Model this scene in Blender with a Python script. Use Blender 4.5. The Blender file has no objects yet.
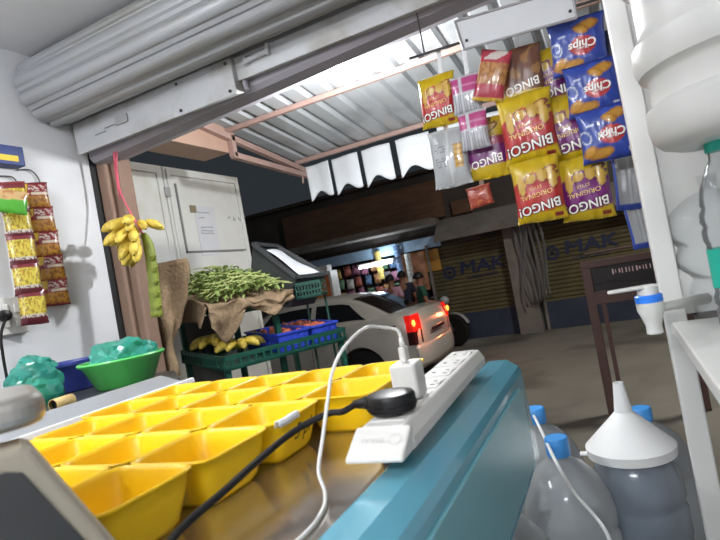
import bpy, bmesh, math, random
from mathutils import Vector, Matrix, noise
R = math.radians
sc = bpy.context.scene
col = sc.collection

def lin(c):
    return tuple((v/12.92 if v <= .04045 else ((v+.055)/1.055)**2.4) for v in [x/255 for x in c[:3]]) + (1,)

# ------------------------------------------------------------------ camera, world, lights, exposure
EYE = 1.05
yaw, roll, pitch = R(25), R(10.4), math.atan(10*math.cos(R(10.4))/540)
f0 = Vector((-math.sin(yaw), math.cos(yaw), 0))
fw = (f0*math.cos(pitch)+Vector((0, 0, math.sin(pitch)))).normalized()
r0 = Vector((math.cos(yaw), math.sin(yaw), 0)); u0 = r0.cross(fw)
rr = r0*math.cos(roll)-u0*math.sin(roll); uu = r0*math.sin(roll)+u0*math.cos(roll)
cam_d = bpy.data.cameras.new('camera'); cam = bpy.data.objects.new('camera', cam_d); col.objects.link(cam)
cam_d.sensor_width = 36; cam_d.lens = 27; cam_d.clip_start = .02
cam.matrix_world = Matrix(((rr.x, uu.x, -fw.x, 0), (rr.y, uu.y, -fw.y, 0), (rr.z, uu.z, -fw.z, EYE), (0, 0, 0, 1)))
cam_d.dof.use_dof = True; cam_d.dof.focus_distance = 1.9; cam_d.dof.aperture_fstop = 9.0
sc.camera = cam

w = bpy.data.worlds.new('night'); sc.world = w; w.use_nodes = True
bg = w.node_tree.nodes['Background']; bg.inputs[0].default_value = (.30, .36, .42, 1); bg.inputs[1].default_value = .075

BX = -.97
def lamp(name, kind, loc, power, color=(1, 1, 1), size=.1, size_y=None, rot=(0, 0, 0)):
    d = bpy.data.lights.new(name, kind); d.energy = power; d.color = color
    if kind == 'AREA':
        d.size = size
        if size_y: d.shape = 'RECTANGLE'; d.size_y = size_y
    else: d.shadow_soft_size = size
    o = bpy.data.objects.new(name, d); o.location = loc; o.rotation_euler = rot; col.objects.link(o); return o

# tubes of the shop (their fittings are built further down), LED bulb under the awning, the far shop's lamp, an added fill over the street
lamp('wall_tube_light', 'AREA', (-.35, -1.50, 2.05), 27, (.97, .98, 1), 1.2, .07, (R(88), 0, 0))
lamp('ceiling_tube_light', 'AREA', (-1.75, .15, 2.31), 22, (.97, .98, 1), .08, 1.2)
lamp('awning_bulb_light', 'POINT', (BX, 2.34, 1.925), 62, (.97, .99, 1), .035)
lamp('far_shop_light', 'POINT', (-4.25, 10.35, 1.33), 16, (.80, .91, 1), .06)
lamp('street_fill_light', 'AREA', (1.5, 6.0, 4.6), 200, (1, .96, .88), .5)  # unseen area light added to brighten the street and the far facade
sc.view_settings.view_transform = 'Standard'
try: sc.view_settings.look = 'None'
except Exception: pass
sc.cycles.transparent_max_bounces = 32
sc.view_settings.gamma = 1; sc.view_settings.use_curve_mapping = False
sc.view_settings.exposure = .08

# ------------------------------------------------------------------ materials
MATS = {}
def mat(name, c, rough=.5, metal=0., var=.06, scale=8., bump=0., emit=0., spec=.5, dirt=None, dirt_scale=2., coat=0., attr=False, stretch=None):
    if name in MATS: return MATS[name]
    m = bpy.data.materials.new(name); m.use_nodes = True; MATS[name] = m
    nt = m.node_tree; b = nt.nodes['Principled BSDF']; L = nt.links
    b.inputs['Roughness'].default_value = rough; b.inputs['Metallic'].default_value = metal
    b.inputs['Specular IOR Level'].default_value = spec; b.inputs['Coat Weight'].default_value = coat
    tc = nt.nodes.new('ShaderNodeTexCoord'); vec = tc.outputs['Object']
    if stretch:
        mp = nt.nodes.new('ShaderNodeMapping'); mp.inputs['Scale'].default_value = stretch; L.new(vec, mp.inputs[0]); vec = mp.outputs[0]
    nz = nt.nodes.new('ShaderNodeTexNoise'); nz.inputs['Scale'].default_value = scale; nz.inputs['Detail'].default_value = 4; L.new(vec, nz.inputs['Vector'])
    if attr:
        at = nt.nodes.new('ShaderNodeAttribute'); at.attribute_name = 'print'; base = at.outputs['Color']
    else:
        rgb = nt.nodes.new('ShaderNodeRGB'); rgb.outputs[0].default_value = lin(c); base = rgb.outputs[0]
    hv = nt.nodes.new('ShaderNodeHueSaturation'); L.new(base, hv.inputs['Color'])
    mr = nt.nodes.new('ShaderNodeMapRange'); mr.inputs[1].default_value = .3; mr.inputs[2].default_value = .7
    mr.inputs[3].default_value = 1-var; mr.inputs[4].default_value = 1+var
    L.new(nz.outputs[0], mr.inputs[0]); L.new(mr.outputs[0], hv.inputs['Value']); out = hv.outputs[0]
    if dirt:
        n2 = nt.nodes.new('ShaderNodeTexNoise'); n2.inputs['Scale'].default_value = dirt_scale; n2.inputs['Detail'].default_value = 6; L.new(vec, n2.inputs['Vector'])
        m2 = nt.nodes.new('ShaderNodeMapRange'); m2.inputs[1].default_value = .5; m2.inputs[2].default_value = .72; L.new(n2.outputs[0], m2.inputs[0])
        mx = nt.nodes.new('ShaderNodeMixRGB'); mx.inputs[2].default_value = lin(dirt); L.new(m2.outputs[0], mx.inputs[0]); L.new(out, mx.inputs[1]); out = mx.outputs[0]
    L.new(out, b.inputs['Base Color'])
    if bump:
        bp = nt.nodes.new('ShaderNodeBump'); bp.inputs['Strength'].default_value = bump; bp.inputs['Distance'].default_value = .01
        L.new(nz.outputs[0], bp.inputs['Height']); L.new(bp.outputs[0], b.inputs['Normal'])
    if emit:
        L.new(out, b.inputs['Emission Color']); b.inputs['Emission Strength'].default_value = emit
    return m
def clear(name, tint, body, amount, rough=.12, rim=.45, ior=1.5):
    """thin clear plastic or glass: see-through with a tinted body share and gloss that rises at grazing angles"""
    if name in MATS: return MATS[name]
    m = bpy.data.materials.new(name); m.use_nodes = True; MATS[name] = m; nt = m.node_tree; L = nt.links
    nt.nodes.clear(); o = nt.nodes.new('ShaderNodeOutputMaterial')
    t = nt.nodes.new('ShaderNodeBsdfTransparent'); t.inputs[0].default_value = lin(tint)
    d = nt.nodes.new('ShaderNodeBsdfDiffuse'); d.inputs[0].default_value = lin(body)
    tl = nt.nodes.new('ShaderNodeBsdfTranslucent'); tl.inputs[0].default_value = lin(body)
    dm = nt.nodes.new('ShaderNodeMixShader'); dm.inputs[0].default_value = .45; L.new(d.outputs[0], dm.inputs[1]); L.new(tl.outputs[0], dm.inputs[2])
    nz = nt.nodes.new('ShaderNodeTexNoise'); nz.inputs['Scale'].default_value = 9
    tc = nt.nodes.new('ShaderNodeTexCoord'); L.new(tc.outputs['Object'], nz.inputs['Vector'])
    lw = nt.nodes.new('ShaderNodeLayerWeight'); lw.inputs[0].default_value = .35
    ma = nt.nodes.new('ShaderNodeMath'); ma.operation = 'MULTIPLY_ADD'; ma.inputs[1].default_value = rim; ma.inputs[2].default_value = amount; ma.use_clamp = True
    L.new(lw.outputs['Facing'], ma.inputs[0])
    m1 = nt.nodes.new('ShaderNodeMixShader'); L.new(ma.outputs[0], m1.inputs[0]); L.new(t.outputs[0], m1.inputs[1]); L.new(dm.outputs[0], m1.inputs[2])
    g = nt.nodes.new('ShaderNodeBsdfGlossy'); g.inputs['Roughness'].default_value = rough
    bp = nt.nodes.new('ShaderNodeBump'); bp.inputs['Strength'].default_value = .15; L.new(nz.outputs[0], bp.inputs['Height']); L.new(bp.outputs[0], g.inputs['Normal'])
    fr = nt.nodes.new('ShaderNodeFresnel'); fr.inputs[0].default_value = ior
    m2 = nt.nodes.new('ShaderNodeMixShader'); L.new(fr.outputs[0], m2.inputs[0]); L.new(m1.outputs[0], m2.inputs[1]); L.new(g.outputs[0], m2.inputs[2])
    L.new(m2.outputs[0], o.inputs[0]); return m

WHITEWALL = mat('painted_wall', (212, 213, 216), .6, var=.03, scale=3, bump=.05, dirt=(196, 196, 198), dirt_scale=1.6)
CEIL = mat('ceiling_paint', (226, 226, 226), .8, var=.03, scale=2)
FLOOR = mat('floor_cement', (120, 116, 108), .6, var=.1, scale=5, dirt=(90, 86, 78))
STREET = mat('street_cement', (112, 108, 99), .9, var=.16, scale=1.3, bump=.3, dirt=(66, 61, 54), dirt_scale=.8)
SHUT = mat('shutter_grey', (160, 161, 163), .42, .25, var=.05, scale=4, dirt=(150, 148, 142), dirt_scale=3, stretch=(.6, 3, 3))
PLATE = mat('painted_white_steel', (180, 181, 183), .45, .1, var=.03, dirt=(150, 146, 138), dirt_scale=6)
BEAMM = mat('beam_grey', (150, 146, 153), .6, var=.05, scale=5)
BLACKGAP = mat('black_channel', (18, 18, 20), .7)
SALMON = mat('salmon_paint', (176, 144, 126), .7, var=.06, scale=5)
SALMON_STEEL = mat('salmon_steel', (172, 142, 132), .55, var=.06, scale=9)
PILLAR = mat('brown_pillar_paint', (134, 108, 92), .7, var=.05, scale=6)
SHEET = mat('corrugated_steel', (190, 194, 197), .45, .12, var=.06, scale=3, dirt=(140, 142, 144), dirt_scale=2)
WHITEPL = mat('white_plastic', (208, 206, 201), .35, var=.02)
WHITEFLAP = mat('white_sheet', (236, 240, 243), .6, var=.02)
STEEL = mat('brushed_steel', (214, 209, 202), .17, .9, var=.08, scale=12, dirt=(150, 140, 128), dirt_scale=3)
BLUE = mat('glossy_teal_paint', (92, 160, 180), .22, .0, var=.03, scale=3, coat=.6)
BLUE2 = mat('bounce_lit_teal', (116, 174, 184), .3, .0, var=.04, scale=2, coat=.12, spec=.35)  # teal lightened to stand in for light bounced off the white shelf
YEL = mat('yellow_plastic', (238, 192, 8), .42, var=.04, scale=10, coat=.08, spec=.35)
ALU = mat('white_aluminium', (172, 175, 180), .35, .35, var=.03)
ALUW = mat('white_lip', (238, 240, 244), .3, .1, var=.02)
DARKTOP = mat('dark_table_top', (66, 68, 68), .35, var=.2, scale=6)
BLK = mat('black_plastic', (16, 15, 16), .38, var=.1, spec=.3)
BLKRUB = mat('black_rubber', (18, 16, 17), .55, spec=.3)
GREENPL = mat('green_tub_plastic', (84, 190, 92), .35, var=.04, coat=.2)
BLUEPOT = mat('navy_plastic', (44, 54, 128), .4, var=.05)
BAG = clear('teal_bag_film', (170, 236, 224), (84, 206, 188), .40, .16)
CRATEG = mat('green_crate_plastic', (20, 76, 62), .5, var=.1)
CRATEB = mat('blue_crate_plastic', (52, 76, 196), .45, var=.08)
CRATEK = mat('black_crate_plastic', (62, 64, 66), .5, var=.1)
BURLAP = mat('burlap', (140, 118, 92), .95, var=.2, scale=60, bump=.6, dirt=(112, 92, 68), dirt_scale=5)
LEAF = mat('leafy_greens', (136, 156, 84), .55, var=.35, scale=30)
LEAFS = mat('green_stems', (176, 184, 116), .5, var=.2, scale=20)
BANANA = mat('banana_skin', (226, 198, 82), .5, var=.1, scale=30, dirt=(150, 116, 30), dirt_scale=26)
BANTIP = mat('banana_tip', (74, 56, 26), .8)
STALK = mat('banana_stalk', (128, 140, 52), .6, var=.25, scale=20, dirt=(92, 84, 40), dirt_scale=14)
ONION = mat('onion_skin', (196, 104, 74), .45, var=.25, scale=14)
TOMATO = mat('dark_red_onion', (140, 52, 58), .4, var=.2, scale=14)
CARP = mat('car_paint', (206, 200, 190), .3, .15, var=.02, coat=.6)
GLASSD = mat('dark_car_glass', (20, 22, 24), .08, var=.02, spec=.8)
TYRE = mat('tyre', (22, 22, 22), .8)
HUB = mat('hubcap', (120, 122, 124), .4, .6)
REDL = mat('red_tail_lens', (200, 26, 20), .2, emit=.7, var=.2, scale=8)
ORL = mat('orange_lit_lens', (255, 140, 60), .2, emit=3.0)
SMOKE = mat('smoked_lens', (60, 20, 22), .2)
NPLATE_LIT = mat('number_plate', (238, 170, 90), .5)  # orange lamp light is put into the plate colour
BROWNST = mat('brown_steel', (92, 68, 62), .55, .2, var=.08)
FUNNEL = mat('white_funnel_plastic', (228, 228, 226), .4, var=.02)
CLEARJ = clear('clear_jar_plastic', (240, 244, 246), (236, 240, 242), .46, .12, .25)
BLUEJ = clear('bluish_jar_plastic', (220, 230, 240), (196, 205, 214), .50)
MILKJ = clear('milky_jar_plastic', (245, 245, 245), (222, 221, 217), .93, .35)
PETC = clear('pet_plastic', (250, 251, 252), (236, 238, 238), .10, .10, .16, 1.22)
WATER = clear('water', (236, 242, 248), (180, 196, 214), .12, .03)
CAPB = mat('blue_cap', (70, 150, 222), .35)
TEALCAP = mat('teal_cap', (28, 176, 158), .4)
TEALLAB = mat('teal_label', (10, 150, 128), .5, var=.08)
GLASSS = clear('glass_shelf', (236, 244, 240), (200, 215, 208), .03, .03)
FROST = mat('white_laminate', (206, 205, 201), .3, var=.02)
FOIL = mat('printed_foil', (255, 255, 255), .3, .0, var=.03, scale=40, attr=True, bump=.12, coat=.3)
INKW = mat('white_print', (240, 236, 230), .4)
INKD = mat('dark_print', (60, 20, 24), .5)
INKY = mat('gold_print', (232, 196, 110), .4)
INKN = mat('navy_print', (26, 36, 70), .6)
INKB = mat('grey_print', (150, 150, 150), .6)
INKL = mat('pale_emboss', (196, 194, 192), .5)
INKBLK = mat('black_ink', (30, 22, 12), .6)
PAPER = mat('paper_note', (232, 234, 240), .8, var=.02)
PINKS = mat('pink_string', (206, 92, 110), .8)
WIRE = mat('thin_wire', (60, 56, 56), .5)
SILVERB = mat('silver_hanger_film', (200, 202, 204), .35, .3)
DISPD = mat('dark_lcd_window', (52, 52, 52), .25, var=.1)
BEIGE = mat('scale_housing', (150, 142, 126), .5, var=.05)
PANST = mat('scale_pan_steel', (170, 166, 160), .32, .7)
FACADE = mat('old_facade', (84, 78, 74), .9, var=.2, scale=1.5, dirt=(54, 50, 48), dirt_scale=1)
FACADE2 = mat('brown_cladding', (112, 84, 66), .85, var=.25, scale=2, stretch=(1, 1, 6))
MAKY = mat('ochre_shutter_paint', (96, 88, 60), .8, var=.15, scale=2, dirt=(76, 70, 50), dirt_scale=1.5)
MAKB = mat('navy_shutter_band', (50, 58, 78), .7, var=.2, scale=3)
LEDGE = mat('ledge_concrete', (128, 122, 116), .9, var=.2, scale=3)
SHOPBLUE = mat('lit_shop_fascia', (170, 200, 226), .6, var=.1)
CTUBE = mat('ceiling_lit_tube', (240, 246, 255), .5, emit=70, var=0)
TUBE = mat('lit_tube', (235, 245, 255), .5, emit=16, var=0)
BULB = mat('lit_bulb', (250, 252, 255), .5, emit=30, var=0)
SKIN = mat('skin', (150, 104, 80), .6)
HAIR = mat('black_hair', (22, 18, 18), .6)
def goods_mat(i):
    cs = [(170, 96, 84), (196, 172, 96), (96, 124, 160), (190, 190, 186), (160, 104, 128), (104, 140, 108), (190, 140, 96), (130, 124, 124)]
    return mat('goods_print_%s' % 'abcdefgh'[i % 8], cs[i % 8], .45, var=.35, scale=14)

# ------------------------------------------------------------------ builders
class MB:
    def __init__(s): s.v = []; s.f = []; s.c = []
    def add(s, vs, fs, M=None):
        n = len(s.v); s.v += [(M @ Vector(p)) if M else Vector(p) for p in vs]; s.f += [tuple(i+n for i in f) for f in fs]; return s
    def box(s, x0, y0, z0, x1, y1, z1, M=None):
        return s.add([(x0, y0, z0), (x1, y0, z0), (x1, y1, z0), (x0, y1, z0), (x0, y0, z1), (x1, y0, z1), (x1, y1, z1), (x0, y1, z1)],
                     [(0, 3, 2, 1), (4, 5, 6, 7), (0, 1, 5, 4), (1, 2, 6, 5), (2, 3, 7, 6), (3, 0, 4, 7)], M)
    def prism(s, poly, a, b, axis='z', M=None):
        n = len(poly)
        def P(p, h): return (p[0], p[1], h) if axis == 'z' else ((p[0], h, p[1]) if axis == 'y' else (h, p[0], p[1]))
        vs = [P(p, a) for p in poly]+[P(p, b) for p in poly]
        fs = [tuple(range(n))[::-1], tuple(range(n, 2*n))]+[(i, (i+1) % n, n+(i+1) % n, n+i) for i in range(n)]
        return s.add(vs, fs, M)
    def tube(s, pts, r, n=8, cap=True, M=None):
        pts = [Vector(p) for p in pts]; rs = r if isinstance(r, (list, tuple)) else [r]*len(pts); vs = []; up = None
        for i, p in enumerate(pts):
            t = (pts[min(i+1, len(pts)-1)]-pts[max(i-1, 0)]).normalized()
            if up is None: up = Vector((0, 0, 1)) if abs(t.z) < .9 else Vector((1, 0, 0))
            a = t.cross(up).normalized(); up = a.cross(t).normalized()
            for k in range(n):
                an = 2*math.pi*k/n; vs.append(p+(a*math.cos(an)+up*math.sin(an))*rs[i])
        fs = [(i*n+k, i*n+(k+1) % n, (i+1)*n+(k+1) % n, (i+1)*n+k) for i in range(len(pts)-1) for k in range(n)]
        if cap: fs += [tuple(range(n))[::-1], tuple(range((len(pts)-1)*n, len(pts)*n))]
        return s.add(vs, fs, M)
    def lathe(s, prof, n=32, M=None, sup=None, cap=(True, True)):
        """prof: (radius, z); sup: exponent of a squarish plan"""
        vs = []
        for r, z in prof:
            for k in range(n):
                an = 2*math.pi*k/n; c, q = math.cos(an), math.sin(an); g = 1
                if sup: g = 1/((abs(c)**sup+abs(q)**sup)**(1/sup))
                vs.append((r*g*c, r*g*q, z))
        m = len(prof)
        fs = [(i*n+k, i*n+(k+1) % n, (i+1)*n+(k+1) % n, (i+1)*n+k) for i in range(m-1) for k in range(n)]
        if cap[0]: fs.append(tuple(range(n))[::-1])
        if cap[1]: fs.append(tuple(range((m-1)*n, m*n)))
        return s.add(vs, fs, M)
    def grid(s, fn, nu, nv, M=None, close_u=False):
        vs = [fn(i/nu, j/nv) for j in range(nv+1) for i in range(nu+1)]
        fs = [(j*(nu+1)+i, j*(nu+1)+i+1, (j+1)*(nu+1)+i+1, (j+1)*(nu+1)+i) for j in range(nv) for i in range(nu)]
        return s.add(vs, fs, M)
    def sphere(s, c, r, n=16, m=10, sc_=(1, 1, 1)):
        pr = [(max(r*math.sin(math.pi*i/m), 1e-4), -r*math.cos(math.pi*i/m)) for i in range(m+1)]
        return s.lathe(pr, n, Matrix.Translation(c) @ Matrix.Diagonal((*sc_, 1)))
    def build(s, name, m, parent=None, smooth=False, bevel=0, seg=2, world=True, solid=0, subs=0, auto=None):
        me = bpy.data.meshes.new(name)
        off = wloc(parent) if (parent and world) else Matrix()
        inv = off.inverted()
        me.from_pydata([inv @ v for v in s.v], [], s.f); me.update()
        bm = bmesh.new(); bm.from_mesh(me); bmesh.ops.recalc_face_normals(bm, faces=bm.faces); bm.to_mesh(me); bm.free()
        me.materials.append(m)
        if smooth:
            for p in me.polygons: p.use_smooth = True
            if auto:
                try: me.set_sharp_from_angle(angle=R(auto))
                except Exception: pass
        o = bpy.data.objects.new(name, me); col.objects.link(o)
        if parent: o.parent = parent
        if solid:
            d = o.modifiers.new('s', 'SOLIDIFY'); d.thickness = solid; d.offset = 0
        if bevel:
            d = o.modifiers.new('b', 'BEVEL'); d.width = bevel; d.segments = seg; d.limit_method = 'ANGLE'; d.angle_limit = R(40)
        if subs:
            d = o.modifiers.new('u', 'SUBSURF'); d.levels = subs; d.render_levels = subs
        return o
def wloc(o):
    m = Matrix()
    while o is not None:
        m = (Matrix.Translation(o.location) @ o.rotation_euler.to_matrix().to_4x4() @ Matrix.Diagonal((*o.scale, 1))) @ m; o = o.parent
    return m
def tag(o, label, cat, group=None, kind=None):
    if label: o['label'] = label
    if cat: o['category'] = cat
    if group: o['group'] = group
    if kind: o['kind'] = kind
    return o
def thing(name, label, cat, loc, group=None, rot=(0, 0, 0)):
    o = bpy.data.objects.new(name, None); col.objects.link(o); o.empty_display_size = .02
    o.location = loc; o.rotation_euler = rot
    return tag(o, label, cat, group)
def struct(name, mb, m, **k):
    o = mb.build(name, m, **k); o['kind'] = 'structure'; return o
def kids(o): return [c for c in bpy.data.objects if c.parent == o]
def copy_tree(o, loc=None, rot=None, parent=None, label=None):
    c = o.copy(); col.objects.link(c); c.parent = parent
    if loc is not None: c.location = loc
    if rot is not None: c.rotation_euler = rot
    if label: c['label'] = label
    for k in kids(o): copy_tree(k, parent=c)
    return c
def text_mb(body, size, shear=0, bold=0., align='CENTER', sx=1.):
    cu = bpy.data.curves.new('t', 'FONT'); cu.body = body; cu.size = size; cu.shear = shear; cu.offset = bold
    cu.align_x = align; cu.align_y = 'CENTER'; cu.resolution_u = 3
    o = bpy.data.objects.new('t', cu); col.objects.link(o)
    dg = bpy.context.evaluated_depsgraph_get(); dg.update()
    me = bpy.data.meshes.new_from_object(o.evaluated_get(dg))
    mb = MB(); mb.add([(v.co.x*sx, v.co.y, 0) for v in me.vertices], [tuple(p.vertices) for p in me.polygons])
    bpy.data.objects.remove(o); bpy.data.curves.remove(cu); bpy.data.meshes.remove(me)
    return mb
def flat(mb, fn):
    """lay a flat lettering mesh (x, y) onto a surface by fn(x, y) -> point, cut finely enough to follow it"""
    bm = bmesh.new(); me = bpy.data.meshes.new('x'); me.from_pydata(mb.v, [], mb.f); bm.from_mesh(me)
    bmesh.ops.triangulate(bm, faces=bm.faces); 
    bm.verts.ensure_lookup_table(); bm.verts.index_update()
    out = MB(); out.v = [Vector(fn(v.co.x, v.co.y)) for v in bm.verts]; out.f = [tuple(v.index for v in f.verts) for f in bm.faces]
    bm.free(); bpy.data.meshes.remove(me); return out
def rrect(x0, y0, x1, y1, r, n=5):
    pts = []
    for cx, cy, a in ((x1-r, y1-r, 0), (x0+r, y1-r, 90), (x0+r, y0+r, 180), (x1-r, y0+r, 270)):
        for k in range(n+1):
            t = R(a+90*k/n); pts.append((cx+r*math.cos(t), cy+r*math.sin(t)))
    return pts
def spline(pts, n=8):
    P = [Vector(p) for p in pts]; out = []
    for i in range(len(P)-1):
        a, b, c, d = P[max(i-1, 0)], P[i], P[i+1], P[min(i+2, len(P)-1)]
        for k in range(n):
            t = k/n; out.append(.5*((2*b)+(c-a)*t+(2*a-5*b+4*c-d)*t*t+(3*b-a-3*c+d)*t**3))
    return out+[P[-1]]

# ------------------------------------------------------------------ the room
XL, XR, YB, YF, ZC, ZS = -2.35, .62, -1.6, 2.0, 2.40, -.5
struct('floor', MB().box(XL-.25, YB-.1, -.5, XR+.1, 2.12, 0), FLOOR)
struct('ceiling', MB().box(XL-.1, YB-.1, ZC, XR+.1, 2.1, ZC+.1), CEIL)
struct('wall_left', MB().box(XL-.12, YB, 0, XL, 1.99, ZC), WHITEWALL)
struct('wall_right', MB().box(XR, YB, 0, XR+.1, 2.1, ZC), WHITEWALL)
struct('wall_back', MB().box(XL-.1, YB-.1, 0, XR+.1, YB, ZC), WHITEWALL)
struct('trim_1', MB().box(XL-.07, 1.99, 0, XL+.005, 2.03, 2.0), BLACKGAP)
struct('pillar_left', MB().box(-2.64, 2.03, 0, -2.285, 2.16, 2.3).box(-2.285, 2.06, 0, -2.225, 2.15, 2.3), PILLAR, bevel=.012)
struct('street', MB().box(-16, 2.12, ZS-.1, 14, 11.5, ZS), STREET)
# lintel beam over the opening
bm_ = MB()
def bsec(x):
    q = 1.918+.045*(x+1.6)
    return [(x, y, z) for y, z in ((1.98, 2.075), (1.98, q+.035), (2.00, q+.012), (2.06, q), (2.13, q+.018), (2.16, q+.04), (2.16, 2.5), (2.06, 2.5), (2.06, 2.075))]
bm_.add(bsec(XL+.02)+bsec(XR), [tuple(range(9))[::-1], tuple(range(9, 18))]+[(i, (i+1) % 9, 9+(i+1) % 9, 9+i) for i in range(9)])
struct('beam_front', bm_, BEAMM, bevel=.006)
struct('beam_outer', MB().box(-2.36, 2.16, 2.03, -2.14, 2.92, 2.32).box(-3.6, 2.16, 2.03, -2.36, 2.3, 2.32), SALMON, bevel=.004)

# ------------------------------------------------------------------ rolling shutter
sh = thing('rolling_shutter', 'grey rolled up steel shutter along the top of the shop opening', 'shutter', (-.9, 1.82, 2.2))
nsl = 11
def roll_pt(u, v):
    a = 2*math.pi*u; k = a*nsl/(2*math.pi); fr = k-math.floor(k)
    r = .150+.018*math.sqrt(max(0, 1-(2*min(fr/.72, 1)-1)**2)) if fr < .72 else .150+.008*math.sin((fr-.72)/.28*math.pi)
    return (XL+.03+v*(XR-XL-.06), 1.80+r*math.cos(a), 2.222+r*math.sin(a))
rb = MB(); NU = nsl*10
ring = [[roll_pt(i/NU, v) for i in range(NU)] for v in (0, 1)]
rb.add(ring[0]+ring[1], [(i, (i+1) % NU, NU+(i+1) % NU, NU+i) for i in range(NU)]+[tuple(range(NU)), tuple(range(NU, 2*NU))])
rb.build('shutter_roll', SHUT, sh)
cb = MB()
for i in range(2):
    cb.prism([(1.945-.0*i, 2.19-.075*i), (1.963, 2.18-.075*i), (1.955, 2.125-.075*i), (1.94, 2.115-.075*i)], XL+.04, XR-.02, 'x')
cb.build('shutter_curtain', SHUT, sh)
MB().prism([(1.925, 2.085), (1.965, 2.095), (1.975, 1.993), (1.935, 1.985)], -1.31, XR-.02, 'x').build('bottom_rail', PLATE, sh, bevel=.004)
pl = MB().prism([(1.905, 2.085), (1.965, 2.095), (1.975, 1.945), (1.91, 1.925)], XL+.03, -1.31, 'x').build('rail_cover', PLATE, sh, bevel=.004)
bb = MB()
for x in (-1.34, -1.62):
    for z in (1.945, 2.065): bb.lathe([(.007, 0), (.007, .006), (.004, .009)], 10, Matrix.Translation((x, 1.908, z)) @ Matrix.Rotation(R(90), 4, 'X'))
bb.build('bolt_heads', WIRE, pl)
MB().box(-2.1, 1.901, 2.0, -1.97, 1.906, 2.003).box(-2.17, 1.901, 1.985, -2.1, 1.906, 1.989).box(-2.02, 1.899, 1.99, -1.94, 1.906, 2.03).build('rail_latch_marks', INKB, pl)
lt = MB().tube([(-1.24, 1.915, 2.045), (-1.13, 1.915, 2.05)], .012, 10)
lt.box(-1.25, 1.905, 2.03, -1.235, 1.945, 2.065).box(-1.135, 1.905, 2.035, -1.12, 1.945, 2.07).tube([(-1.13, 1.915, 2.05), (-1.12, 1.905, 2.078)], .008)
lt.build('sliding_latch', PLATE, sh, smooth=True, auto=40)
MB().tube([(-1.29, 1.955, 1.985), (-1.285, 1.955, 1.945)], .012, 8).build('guide_peg', BEAMM, sh)

# ------------------------------------------------------------------ awning
def az(y): return 2.29-(y-2.17)*.125
aw = thing('metal_awning', 'corrugated steel awning sheet sloping out over the street side of the opening', 'awning', (-.8, 2.17, 2.25))
ab = MB(); prof = []; x = -2.16
while x < .95:
    prof += [(x, 0), (x+.085, 0), (x+.10, .028), (x+.13, .028)]; x += .145
vs = [(p[0], y, az(y)+p[1]) for y in (2.17, 3.88) for p in prof]; n = len(prof)
ab.add(vs, [(i, i+1, n+i+1, n+i) for i in range(n-1)]).build('roof_sheet', SHEET, aw, solid=.002)
for y in (2.92, 3.78):
    MB().box(-2.15, y-.014, az(y)-.036, .95, y+.014, az(y)-.004).build('purlin', SALMON_STEEL, aw, bevel=.003)
br = MB()
def bar(mb, p, q, w_=.02, h_=.02):
    p, q = Vector(p), Vector(q); d = (q-p); L_ = d.length; M = Matrix.Translation(p) @ d.to_track_quat('Y', 'Z').to_matrix().to_4x4()
    return mb.box(-w_, 0, -h_, w_, L_, h_, M)
for xx, nm in ((-2.12, 'bracket_frame'), (.9, 'bracket_frame')):
    b_ = MB(); bar(b_, (xx, 2.92, az(2.92)-.07), (xx, 3.84, az(3.84)-.075)); bar(b_, (xx, 2.92, 2.01), (xx, 3.86, az(3.84)-.115)); bar(b_, (xx, 2.93, 2.0), (xx, 2.93, 2.16))
    bar(b_, (xx, 2.17, az(2.17)-.06), (xx, 2.92, az(2.92)-.07))
    b_.tube([(xx, 3.8, az(3.8)-.12), (xx, 3.78, az(3.8)-.19)], .008)
    b_.build(nm, SALMON_STEEL, aw, bevel=.002)
# white flaps hung from the awning's outer purlin
flx = [(-2.10, -1.885), (-1.865, -1.63), (-1.60, -1.36), (-1.31, -1.05), (-.98, -.72), (-.66, -.40)]
fl_lab = ['leftmost white scalloped flap hanging from the awning edge', 'second white scalloped flap from the left under the awning edge',
          'third white scalloped flap from the left under the awning edge', 'fourth white scalloped flap, left of the chip packets',
          'white scalloped flap behind the leftmost chip packets', 'white scalloped flap hidden behind the red chip packets']
for i, (xa, xb) in enumerate(flx):
    zt = az(3.82)-.055
    def fp(u, v, xa=xa, xb=xb, i=i):
        drop = .25+.0*i+.035*math.cos(2*math.pi*u*1.0+.6)*1+.02*(u-.5)*-1
        return (xa+(xb-xa)*u, 3.83+.012*math.sin(5*u+i)+.008*v, zt-v*drop)
    f = MB().grid(fp, 16, 10).build('hanging_flap', WHITEFLAP, None, smooth=True, solid=.003)
    tag(f, fl_lab[i], 'flap', 'white flaps along the awning edge')
# LED bulb
lb = thing('led_bulb', 'lit white bulb under the awning just outside the beam', 'lamp', (BX, 2.34, 1.965))
MB().lathe([(.012, .24), (.012, .14), (.02, .13), (.024, .075)], 16, Matrix.Translation((BX, 2.34, 1.965))).build('holder', WHITEPL, lb, smooth=True, auto=40)
MB().lathe([(.022, .085), (.034, .055), (.036, .035), (.028, .012), (.006, 0)], 20, Matrix.Translation((BX, 2.34, 1.965))).build('glass_globe', BULB, lb, smooth=True)
MB().tube([(BX, 2.34, 2.19), (BX, 2.34, 2.262)], .004).build('cord', WIRE, lb)
# wall tube
tl = thing('wall_tube_lamp', 'white fluorescent tube fitting on the wall behind the counter', 'lamp', (-.35, YB, 2.05))
MB().box(-1.0, YB+.001, 2.02, .30, YB+.045, 2.08).build('housing', WHITEPL, tl, bevel=.005)
MB().tube([(-.95, YB+.068, 2.05), (.25, YB+.068, 2.05)], .016, 12).build('tube', CTUBE, tl, smooth=True)

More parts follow.
